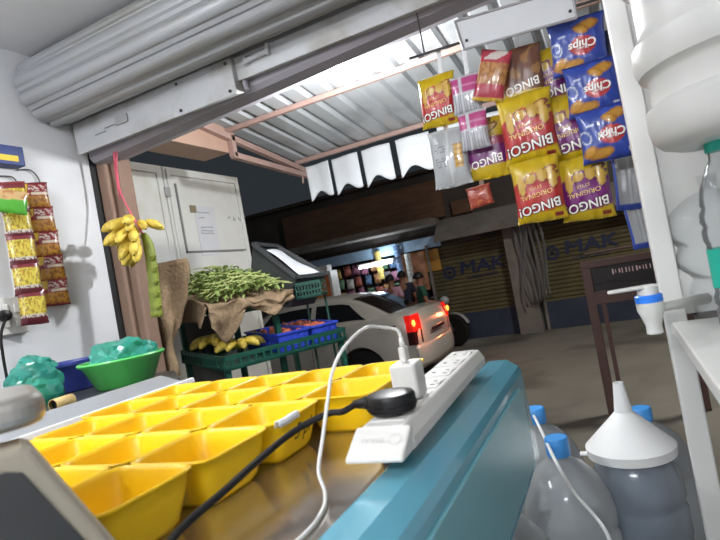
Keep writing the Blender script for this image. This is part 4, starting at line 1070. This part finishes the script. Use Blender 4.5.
# greenhouse
gl = [(.42, 1.0, 1.02, .66, .64), (.62, 1.0, 1.14, .69, .62), (.86, 1.0, 1.265, .70, .59), (1.10, .99, 1.335, .71, .575), (1.45, .97, 1.365, .72, .57), (1.9, .96, 1.37, .72, .57), (2.25, .95, 1.345, .72, .575), (2.55, .94, 1.22, .715, .60), (2.85, .94, 1.06, .70, .63), (3.05, .93, .95, .68, .65)]
gm = MB(); rings = []
for s, zb, zt, wb, wt in gl:
    zb -= .04; half = [(0, zb), (wb+.04, zb), (wt+(wb+.04-wt)*.08, zb+(zt-zb)*.9), (wt-.06, zt), (0, zt+.022)]
    rings.append([C2(s, y, z) for y, z in half]+[C2(s, -y, z) for y, z in half[-2:0:-1]])
n = len(rings[0]); vs = sum(rings, [])
gm.add(vs, [(i*n+k, i*n+(k+1) % n, (i+1)*n+(k+1) % n, (i+1)*n+k) for i in range(len(rings)-1) for k in range(n)]+[tuple(range(n)), tuple(range((len(rings)-1)*n, len(rings)*n))])
gm.build('cabin', CARP, car, smooth=True, auto=30)
def gside(s, f, sg=1, off=.006):
    """point on the cabin side: s along, f 0 belt .. 1 roof edge"""
    for i in range(len(gl)-1):
        if gl[i][0] <= s <= gl[i+1][0]: break
    t = (s-gl[i][0])/(gl[i+1][0]-gl[i][0]); L = [a+(b-a)*t for a, b in zip(gl[i], gl[i+1])]
    zb = L[1]-.04; wb = L[3]+.04; zt = L[2]; wk = L[4]+(wb-L[4])*.08; zk = zb+(zt-zb)*.9
    return C2(s, sg*(wb+(wk-wb)*f+off), zb+(zk-zb)*f)
def winpoly(ss0, ss1, f0, f1, sg, name):
    m = MB()
    def fn(u, v):
        s0_, s1_ = ss0[0]+(ss0[1]-ss0[0])*v, ss1[0]+(ss1[1]-ss1[0])*v
        return gside(s0_+(s1_-s0_)*u, f0+(f1-f0)*v, sg)
    m.grid(fn, 10, 6); m.build(name, GLASSD, car, smooth=True)
for sg in (1, -1):
    winpoly((.72, .98), (1.52, 1.50), .22, .90, sg, 'rear_side_window')
    winpoly((1.60, 1.58), (2.72, 2.30), .22, .90, sg, 'front_side_window')
def rearglass(u, v):
    s = .40+v*.56
    for i in range(len(gl)-1):
        if gl[i][0] <= s <= gl[i+1][0] or s < gl[0][0]: break
    t = max(0, (s-gl[i][0])/(gl[i+1][0]-gl[i][0])); L = [a+(b-a)*t for a, b in zip(gl[i], gl[i+1])]
    y = (L[4]-.075)*(2*u-1); return C2(s-.006, y, L[2]+.022*(1-abs(2*u-1))+.012)
MB().grid(rearglass, 12, 10).build('rear_window', GLASSD, car, smooth=True)
def windsh(u, v):
    s = 2.98-v*.66
    for i in range(len(gl)-1):
        if gl[i][0] <= s <= gl[i+1][0]: break
    t = (s-gl[i][0])/(gl[i+1][0]-gl[i][0]); L = [a+(b-a)*t for a, b in zip(gl[i], gl[i+1])]
    return C2(s+.006, (L[4]-.07)*(2*u-1), L[2]+.022*(1-abs(2*u-1))+.012)
MB().grid(windsh, 12, 8).build('windscreen', GLASSD, car, smooth=True)
for sg in (1, -1):
    for s in (.84, 3.33):
        w_ = MB().lathe([(.19, -.09), (.285, -.09), (.305, -.07), (.305, .07), (.285, .09), (.19, .09)], 32, Matrix.Translation(C2(s, sg*.70, .305)) @ Matrix.Rotation(R(90), 4, 'X')).build('wheel', TYRE, car, smooth=True, auto=30)
        MB().lathe([(.19, -.07), (.17, -.085), (.06, -.06), (.02, -.07), (.02, .07), (.06, .06), (.17, .085), (.19, .07)], 24, Matrix.Translation(C2(s, sg*.70, .305)) @ Matrix.Rotation(R(90), 4, 'X')).build('hubcap', HUB, w_, smooth=True, auto=30)
    # tail light wraps the corner: lit red above, smoked below
    def tlp(z0, z1, off=.012, sg=sg):
        def fn(u, v):
            z = z0+(z1-z0)*v; k = u*2
            s, y = ((.13-.09*k/1.0, .812) if k < 1 else (.04-.035*(k-1), .812-.22*(k-1)))
            y -= .05*max(0, (z-.86)/.14); s += .03*max(0, (z-.86)/.14)
            return C2(s-off*(.4 if k < 1 else 1.0), sg*(y+off), z)
        return fn
    o = MB().grid(tlp(.77, .985), 16, 8).build('tail_light', REDL, car, smooth=True)
    MB().grid(tlp(.60, .77), 16, 6).build('smoked_lens', SMOKE, o, smooth=True)
    MB().sphere(C2(.02, sg*.80, .88), .045, 12, 8, (.5, .8, 1)).build('lit_bulb', ORL, o, smooth=True)
# the lit lamp's own light
for sg in (1, -1): lamp('tail_lamp_light', 'POINT', C2(-.10, sg*.70, .86), 3.5, (1, .22, .08), .05)
bm2 = MB().grid(lambda u, v: C2(-.055+.10*abs(2*u-1)**4-.02*math.sin(math.pi*v), .80*(2*u-1), .30+.28*v), 24, 6)
bm2.build('rear_bumper', CARP, car, smooth=True, solid=.02)
MB().box(CXr+.062, CY+.62, ZS+.46, CXr+.072, CY+1.02, ZS+.56).build('number_plate', NPLATE_LIT, car)
MB().box(CXr+.03, CY+.55, ZS+.70, CXr+.05, CY+1.1, ZS+.74).build('boot_trim', SMOKE, car)
for sg in (1, -1): MB().box(CXr-.26, CY+.82-sg*.822-.004, ZS+.862, CXr-.50, CY+.82-sg*.822+.004, ZS+.885).build('side_trim', BLK, car)
for s in (1.3, 2.25): MB().box(CXr-s-.09, CY-.028, ZS+.80, CXr-s+.07, CY-.006, ZS+.83).build('door_handle', CARP, car)
for s in (1.56, 2.62, .98):
    MB().tube([C2(s, .834, .86), C2(s+.01, .836, .62), C2(s+.03, .83, .32)], .004, 4).build('door_seam', BLK, car)
MB().box(CXr-.62, CY+.70, ZS+1.105, CXr-.60, CY+.94, ZS+1.125).build('brake_lamp', REDL, car)

# ------------------------------------------------------------------ brown steel stand on the street
gt = thing('steel_stand', 'brown steel frame stand on the street by the white post', 'stand', (.05, 5.1, ZS))
gy = 5.10; gl0, gr0 = -.275, .42
for x in (gl0, gr0): MB().box(x, gy-.03, ZS, x+.075, gy+.03, .84).build('leg', BROWNST, gt, bevel=.004)
MB().box(gl0+.11, gy-.02, ZS, gl0+.145, gy+.02, .56).build('inner_upright', BROWNST, gt)
MB().box(gl0, gy-.032, .79, gr0+.075, gy+.032, .85).build('top_bar', BROWNST, gt, bevel=.004)
MB().box(gl0+.07, gy-.03, .47, gr0, gy+.03, .58).build('middle_bar', BROWNST, gt, bevel=.004)
MB().tube([(gl0+.05, gy+.02, .85), (gl0+.05, gy+.02, .915), (gr0+.05, gy+.02, .915), (gr0+.05, gy+.02, .85)], .010, 8).build('thin_rail', BROWNST, gt)
pn = MB().box(gl0+.075, gy-.008, .58, gr0, gy+.008, .79).build('dark_panel', mat('dark_panel_paint', (40, 34, 36), .4), gt)
rnd = random.Random(6); dm = MB(); x = gl0+.24
while x < gr0-.05:
    h = rnd.uniform(.02, .05); dm.box(x, gy-.012, .735-h*.6, x+rnd.uniform(.006, .014), gy-.0085, .735+h*.4); x += rnd.uniform(.018, .032)
dm.build('panel_marks', mat('pale_pink_marks', (222, 190, 190), .6), pn)
MB().tube(spline([(gl0+.09, gy-.012, .64), (gl0+.2, gy-.014, .66), (gl0+.36, gy-.014, .63), (gr0-.02, gy-.013, .62)], 6), .005, 5).build('loose_wire', WIRE, gt)

# ------------------------------------------------------------------ far side of the street
FY = 10.6
def F(x, y, Y=FY): return at_y(x, y, Y)
struct('wall_far', MB().box(-16, FY, ZS, -6.25, FY+.2, 2.95).box(-6.25, FY, 1.75, -3.08, FY+.2, 2.95).box(-3.08, FY, ZS, 14, FY+.2, 2.95).box(-6.3, FY+1.6, ZS, -3.0, FY+1.7, 2.2).box(-6.35, FY+.2, ZS, -6.25, FY+1.7, 1.9).box(-3.08, FY+.2, ZS, -2.98, FY+1.7, 1.9).box(-6.3, FY, 1.62, -3.0, FY+1.7, 1.75).box(-6.3, FY, ZS-.1, -3., FY+1.7, ZS+.02), FACADE)
struct('ledge_far', MB().prism([(FY, 1.62), (FY-.5, 1.50), (FY-.5, 1.56), (FY, 1.95)], -3.05, 6, 'x').box(-16, FY-.7, 1.86, -3.0, FY, 1.98), LEDGE)
struct('cladding_far', MB().box(-6.6, FY-.12, 2.0, -2.85, FY, 2.75).box(-2.7, FY-.06, 1.98, -2.3, FY, 2.25), FACADE2)
struct('cornice_far', MB().box(-16, FY-.1, 2.95, 14, FY+.2, 3.02), FACADE)
def shutter_far(x0, x1, ztop, label, tx, tz):
    t = thing('painted_shutter', label, 'shutter', ((x0+x1)/2, FY-.03, ZS))
    m = MB(); z = ZS; pts = []
    while z < ztop-.08: pts += [(FY-.012, z), (FY-.035, z+.02), (FY-.035, z+.06), (FY-.012, z+.08)]; z += .08
    pl_ = [(FY+.0, ZS)]+pts+[(FY+.0, z)]
    zmid = ZS+.52
    MB().prism(pl_, x0, x1, 'x').build('curtain', MAKY, t)
    MB().box(x0, FY-.042, ZS+.0, x1, FY-.034, zmid).build('navy_band', MAKB, t)
    for xx in (x0-.05, x1): MB().box(xx, FY-.07, ZS, xx+.05, FY, ztop).build('guide_rail', LEDGE, t)
    g = text_mb('MAK', .33, .08, 0, sx=1.3); MB_ = MB(); [MB_.add([(v.x+tx+q_[0], FY-.040-q_[2], v.y+tz+q_[1]) for v in g.v], g.f) for q_ in ((-.014, 0, 0), (.014, 0, .0005), (0, .012, .001), (0, -.012, .0015))]; MB_.build('brand_letters', INKN, t)
    g = text_mb('LUBRICANTS', .095, .05, .002, sx=1.1); MB_ = MB(); MB_.add([(v.x+tx-.02, FY-.040, v.y+tz-.20) for v in g.v], g.f); MB_.build('small_letters', INKN, t)
    lg = MB(); lx = tx-.66; lz = tz-.04
    for k in range(28):
        a, b = 2*math.pi*k/28, 2*math.pi*(k+1)/28
        lg.add([(lx+.13*math.cos(a), FY-.040, lz+.13*math.sin(a)), (lx+.13*math.cos(b), FY-.040, lz+.13*math.sin(b)), (lx+.08*math.cos(b), FY-.040, lz+.08*math.sin(b)), (lx+.08*math.cos(a), FY-.040, lz+.08*math.sin(a))], [(0, 1, 2, 3)])
    for k in range(6):
        a = math.pi*k/3; lg.add([(lx+.015*math.cos(a+1.5), FY-.040, lz+.015*math.sin(a+1.5)), (lx+.075*math.cos(a), FY-.040, lz+.075*math.sin(a)), (lx+.015*math.cos(a-1.5), FY-.040, lz+.015*math.sin(a-1.5))], [(0, 1, 2)])
    lg.build('round_emblem', INKN, t)
a_ = F(482, 265); shutter_far(F(438, 300).x, F(516, 300).x, 1.50, 'ochre painted roller shutter across the street, left of the dark pillar', a_.x, a_.z)
b_ = F(590, 244); shutter_far(F(546, 300).x, F(660, 300).x, 1.50, 'ochre painted roller shutter across the street, behind the brown stand', b_.x, b_.z)
struct('pillar_far', MB().box(F(517, 300).x, FY-.25, ZS, F(540, 300).x, FY, 1.75), LEDGE)
pr_ = F(528, 240)
o = MB()
for k in range(7):
    o.grid(lambda u, v, k=k: (pr_.x-.20+.075*k+.03*math.sin(6*v+k)+.05*u, FY-.32-.03*math.sin(9*v+2*k)-.02*u, 1.5-1.5*v+.02*k), 3, 14)
o = o.build('plastic_sheet', clear('crumpled_film', (235, 236, 236), (190, 190, 190), .4, .15), None, smooth=True, solid=.002); tag(o, 'crumpled grey plastic sheet hanging on the far dark pillar', 'sheet')
# lit shop: fascia, tube, shelves, goods
struct('fascia_far', MB().box(-6.2, FY-.06, 1.44, -3.05, FY, 1.66), SHOPBLUE)
tb2 = thing('shop_tube_lamp', 'lit white tube lamp over the goods of the shop across the street', 'lamp', F(385, 263, FY-.2))
q = F(386, 262, FY-.2); MB().tube([(q.x-.62, FY-.2, q.z-.02), (q.x+.12, FY-.2, q.z-.02)], .022, 8).build('tube', TUBE, tb2)
MB().box(q.x-.66, FY-.19, q.z+.0, q.x+.16, FY-.10, q.z+.05).build('fitting', WHITEPL, tb2)
struct('shelves_far', MB().box(-6.2, FY+1.2, .2, -3.1, FY+1.6, .24).box(-6.2, FY+1.2, .62, -3.1, FY+1.6, .66).box(-6.2, FY+1.2, 1.02, -3.1, FY+1.6, 1.06).box(-6.1, FY+.45, ZS, -3.2, FY+.95, .32), FACADE2)
gp = {}
rnd = random.Random(13)
def mini(i, kind):
    key = (kind, i)
    if key not in gp:
        if kind == 'packet':
            o = MB().grid(lambda u, v: ((u-.5)*.17, -.03*math.sin(math.pi*u)*math.sin(math.pi*v), (v-.5)*.22), 6, 6).build('goods_packet', goods_mat(i), None, world=False, smooth=True, solid=.01)
        elif kind == 'bottle':
            o = MB().lathe([(.04, 0), (.045, .01), (.045, .16), (.018, .22), (.016, .26), (.002, .262)], 12).build('goods_bottle', goods_mat(i), None, world=False, smooth=True)
        else:
            o = MB().lathe([(.07, 0), (.075, .01), (.075, .17), (.065, .19), (.07, .20), (.07, .23), (.002, .232)], 12).build('goods_jar', goods_mat(i), None, world=False, smooth=True)
        gp[key] = o; return o
    c = gp[key].copy(); col.objects.link(c); return c
for r_ in range(3):
    for k in range(13):
        o = mini(rnd.randrange(8), 'packet'); o.location = (-6.0+.225*k+rnd.uniform(-.03, .03), FY+.10+.06*r_, 1.27-.26*r_+rnd.uniform(-.03, .03)); o.rotation_euler = (0, rnd.uniform(-.15, .15), rnd.uniform(-.3, .3))
        tag(o, 'bright packet hanging in the lit shop front across the street', 'packet', 'packets hanging in the far lit shop')
for k in range(13):
    o = mini(rnd.randrange(8), 'jar'); o.location = (-5.95+.22*k, FY+.6, .32); tag(o, 'colourful jar on the counter of the lit shop across the street', 'jar', 'jars on the far shop counter')
for r_ in range(2):
    for k in range(14):
        o = mini(rnd.randrange(8), 'bottle'); o.location = (-6.0+.205*k, FY+1.3, .66+.40*r_); tag(o, 'bottle on the back shelves of the lit shop across the street', 'bottle', 'bottles on the far shop shelves')
for k, (px, py, s_) in enumerate(((377, 254, 1.3), (396, 248, 1.5), (407, 256, 1.2))):
    p = F(px, py, FY-.12); o = MB()
    for j in range(5): o.grid(lambda u, v, j=j: ((u-.5)*.13, -.02*math.sin(math.pi*u), -.12*j-.11*v), 4, 4)
    o = o.build('packet_strip', goods_mat(k+1), None, world=False, solid=.006); o.location = (p.x, FY-.10, p.z+.05); tag(o, ('strip of sachets hanging leftmost under the shop fascia', 'strip of sachets hanging in the middle under the shop fascia', 'strip of sachets hanging rightmost under the shop fascia')[k], 'sachets')
p = F(331, 300, FY-.9); st = thing('display_stand', 'orange and white display stand in front of the lit shop', 'stand', (p.x, FY-.9, ZS))
MB().box(p.x-.20, FY-1.1, ZS, p.x+.15, FY-.8, F(331, 272, FY-.9).z).build('stand_body', mat('orange_print', (206, 120, 70), .5, var=.3, scale=12), st)
MB().box(p.x+.15, FY-1.1, ZS, p.x+.20, FY-.8, F(331, 272, FY-.9).z+.03).build('white_edge', WHITEPL, st)
MB().box(p.x-.16, FY-1.05, F(331, 272, FY-.9).z, p.x+.12, FY-.85, F(331, 267, FY-.9).z+.05).build('header_card', WHITEPL, st)
p = F(413, 275, FY-.15); o = MB().box(p.x-.30, FY-.06, p.z-.35, p.x+.28, FY-.01, p.z+.45).build('poster_board', mat('poster_print', (170, 120, 90), .6, var=.4, scale=10), None); tag(o, 'brownish poster board on the far wall beside the lit shop', 'poster')
p = F(428, 262, FY-.15); o = MB().box(p.x-.2, FY-.05, p.z-.2, p.x+.22, FY-.01, p.z+.24).build('ochre_board', mat('ochre_board_paint', (190, 140, 60), .6), None); tag(o, 'plain ochre board high on the far wall left of the shutters', 'board')

# ------------------------------------------------------------------ people by the lit shop
def skin_mesh(pts, edges, radii, name, m, parent, sub=2):
    me = bpy.data.meshes.new(name); me.from_pydata([Vector(p) for p in pts], edges, []); o = bpy.data.objects.new(name, me); col.objects.link(o)
    o.modifiers.new('sk', 'SKIN'); 
    for i, r_ in enumerate(radii):
        sv = me.skin_vertices[0].data[i]; sv.radius = (r_ if not isinstance(r_, tuple) else r_[0], r_ if not isinstance(r_, tuple) else r_[1]); sv.use_root = (i == 0)
    s_ = o.modifiers.new('ss', 'SUBSURF'); s_.levels = sub; s_.render_levels = sub
    dg = bpy.context.evaluated_depsgraph_get(); dg.update(); me2 = bpy.data.meshes.new_from_object(o.evaluated_get(dg)); o.modifiers.clear(); o.data = me2
    me2.materials.clear(); me2.materials.append(m)
    for p in me2.polygons: p.use_smooth = True
    if parent: o.parent = parent
    return o
def person(loc, rz, label, shirt, trousers, h=1.65, arm=(.10, .25)):
    t = thing('person', label, 'person', loc, rot=(0, 0, rz)); k = h/1.7; t.scale = (k, k, k)
    J = {'pel': (0, 0, .92), 'wai': (0, 0, 1.08), 'che': (0, .0, 1.30), 'nec': (0, 0, 1.46), 'hd': (0, -.02, 1.58), 'top': (0, -.01, 1.66)}
    pts = [J['pel'], J['wai'], J['che'], J['nec'], J['hd'], J['top']]; ed = [(0, 1), (1, 2), (2, 3), (3, 4), (4, 5)]; rad = [(.13, .10), (.125, .09), (.15, .10), .05, (.075, .09), (.06, .075)]
    for sg in (1, -1):
        b = len(pts); fwd = arm[0 if sg > 0 else 1]
        pts += [(sg*.17, 0, 1.38), (sg*.21, -.02, 1.12), (sg*.20, -.02-fwd, .92+fwd*.5), (sg*.20, -.04-fwd*1.2, .85+fwd*.6)]; ed += [(2, b), (b, b+1), (b+1, b+2), (b+2, b+3)]; rad += [.055, .042, .033, .028]
        b = len(pts); pts += [(sg*.09, 0, .86), (sg*.10, -.01, .48), (sg*.10, .02, .09), (sg*.11, -.13, .04)]; ed += [(0, b), (b, b+1), (b+1, b+2), (b+2, b+3)]; rad += [.088, .06, .045, .035]
        w0 = Vector(pts[b-1])
        for f in range(5):
            c = len(pts); d = Vector((.012*(f-2), -.035-.006*(2-abs(f-2)), -.035-.008*(2-abs(f-2)))) if f else Vector((-sg*.035, -.02, -.02))
            pts += [tuple(w0+d*.8), tuple(w0+d*1.7)]; ed += [(b-1, c), (c, c+1)]; rad += [.010, .008]
    bd = skin_mesh(pts, ed, rad, 'body', SKIN, t)
    # face: nose, eyes, mouth, ears
    MB().lathe([(.001, .03), (.010, 0), (.013, -.02), (.002, -.028)], 8, Matrix.Translation((0, -.108, 1.58))).build('nose', SKIN, bd, world=False, smooth=True)
    for sg in (1, -1):
        MB().sphere((sg*.03, -.098, 1.605), .009, 8, 6).build('eye', BLK, bd, world=False)
        MB().sphere((sg*.078, -.01, 1.59), .022, 8, 6, (.4, .8, 1.2)).build('ear', SKIN, bd, world=False)
    MB().box(-.022, -.103, 1.538, .022, -.095, 1.545).build('mouth', mat('lips', (110, 60, 54), .6), bd, world=False)
    hm = MB().grid(lambda u, v: (.086*math.sin(math.pi*v*.56)*math.cos(2*math.pi*u), -.0+.105*math.sin(math.pi*v*.56)*math.sin(2*math.pi*u)+.012, 1.60+.105*math.cos(math.pi*v*.56)), 20, 8); hm.build('hair', HAIR, t, world=False, smooth=True, solid=.012)
    sp2 = [J['pel'], J['wai'], J['che'], (0, 0, 1.42)]; e2_ = [(0, 1), (1, 2), (2, 3)]; r2 = [(.155, .125), (.145, .11), (.168, .118), .075]
    for sg in (1, -1): b = len(sp2); sp2 += [(sg*.17, 0, 1.385), (sg*.205, -.015, 1.20)]; e2_ += [(2, b), (b, b+1)]; r2 += [.07, .06]
    skin_mesh(sp2, e2_, r2, 'shirt', shirt, t)
    tp2 = [(0, 0, .93)]; e3 = []; r3 = [(.145, .115)]
    for sg in (1, -1): b = len(tp2); tp2 += [(sg*.09, 0, .84), (sg*.10, -.01, .48), (sg*.10, .015, .12)]; e3 += [(0, b), (b, b+1), (b+1, b+2)]; r3 += [.105, .076, .062]
    skin_mesh(tp2, e3, r3, 'trousers', trousers, t)
    return t
p = F(391, 285, 9.3); person((p.x, 9.3, ZS), R(170), 'person in a pale pink shirt standing at the lit shop', mat('pale_pink_cloth', (206, 160, 176), .8), mat('purple_cloth', (80, 64, 110), .8), 1.55)
p = F(421, 290, 8.9); person((p.x, 8.9, ZS), R(120), 'person in a dark green shirt standing right of the shop', mat('dark_green_cloth', (36, 86, 66), .8), mat('dark_cloth', (40, 42, 48), .8), 1.5)
p = F(404, 290, 9.75); person((p.x, 9.75, ZS), R(190), 'person in dark clothes between the pink and the green shirt', mat('navy_cloth', (36, 40, 56), .8), mat('dark_cloth', (40, 42, 48), .8), 1.58)

# ------------------------------------------------------------------ parked motorbike
p = F(422, 305, 10.0); mbk = thing('motorbike', 'dark parked motorbike with a pale front mudguard before the ochre shutter', 'motorbike', (p.x, 10.0, ZS), rot=(0, 0, R(-14)))
for x in (-.62, .62):
    w_ = MB().lathe([(.24, -.04), (.29, -.045), (.30, 0), (.29, .045), (.24, .04)], 28, Matrix.Translation((x, 0, .30)) @ Matrix.Rotation(R(90), 4, 'X')).build('wheel', TYRE, mbk, world=False, smooth=True)
    sp3 = MB()
    for k in range(8): a = math.pi*k/4; sp3.tube([(x, 0, .30), (x+.25*math.cos(a), 0, .30+.25*math.sin(a))], .006, 5)
    sp3.build('spokes', HUB, w_, world=False)
MB().tube([(.62, .06, .30), (.42, .06, .92)], .018, 8).tube([(.62, -.06, .30), (.42, -.06, .92)], .018, 8).build('fork', HUB, mbk, world=False)
MB().grid(lambda u, v: (.62+.335*math.cos(R(20+130*u)), (v-.5)*.11, .30+.335*math.sin(R(20+130*u))), 14, 4).build('mudguard', PLATE, mbk, world=False, smooth=True, solid=.006)
MB().sphere((.18, 0, .80), .16, 14, 10, (1.5, .8, .8)).build('tank', mat('tank_paint', (40, 40, 46), .25, coat=.5), mbk, world=False, smooth=True)
MB().prism([(-.62, .74), (-.55, .83), (-.1, .80), (0, .74), (-.1, .70), (-.55, .72)], -.12, .12, 'y').build('seat', BLKRUB, mbk, world=False, bevel=.02)
MB().box(-.12, -.12, .28, .22, .12, .58).build('engine', HUB, mbk, world=False, bevel=.03)
MB().tube([(.44, -.34, .98), (.42, -.15, 1.0), (.42, .15, 1.0), (.44, .34, .98)], .014, 8).build('handlebar', HUB, mbk, world=False)
MB().sphere((.52, 0, .88), .085, 12, 8).build('headlamp', PLATE, mbk, world=False, smooth=True)
MB().tube([(.42, 0, .86), (.1, 0, .62), (-.3, 0, .55), (-.62, .06, .30)], .022, 8).tube([(-.3, 0, .55), (-.5, 0, .74)], .02, 8).tube([(-.62, -.06, .30), (-.3, 0, .55)], .02, 8).tube([(.1, 0, .62), (.1, 0, .3)], .03, 8).build('frame', BLK, mbk, world=False)
MB().tube([(.0, .10, .3), (.1, .16, .02)], .012, 6).build('side_stand', BLK, mbk, world=False)
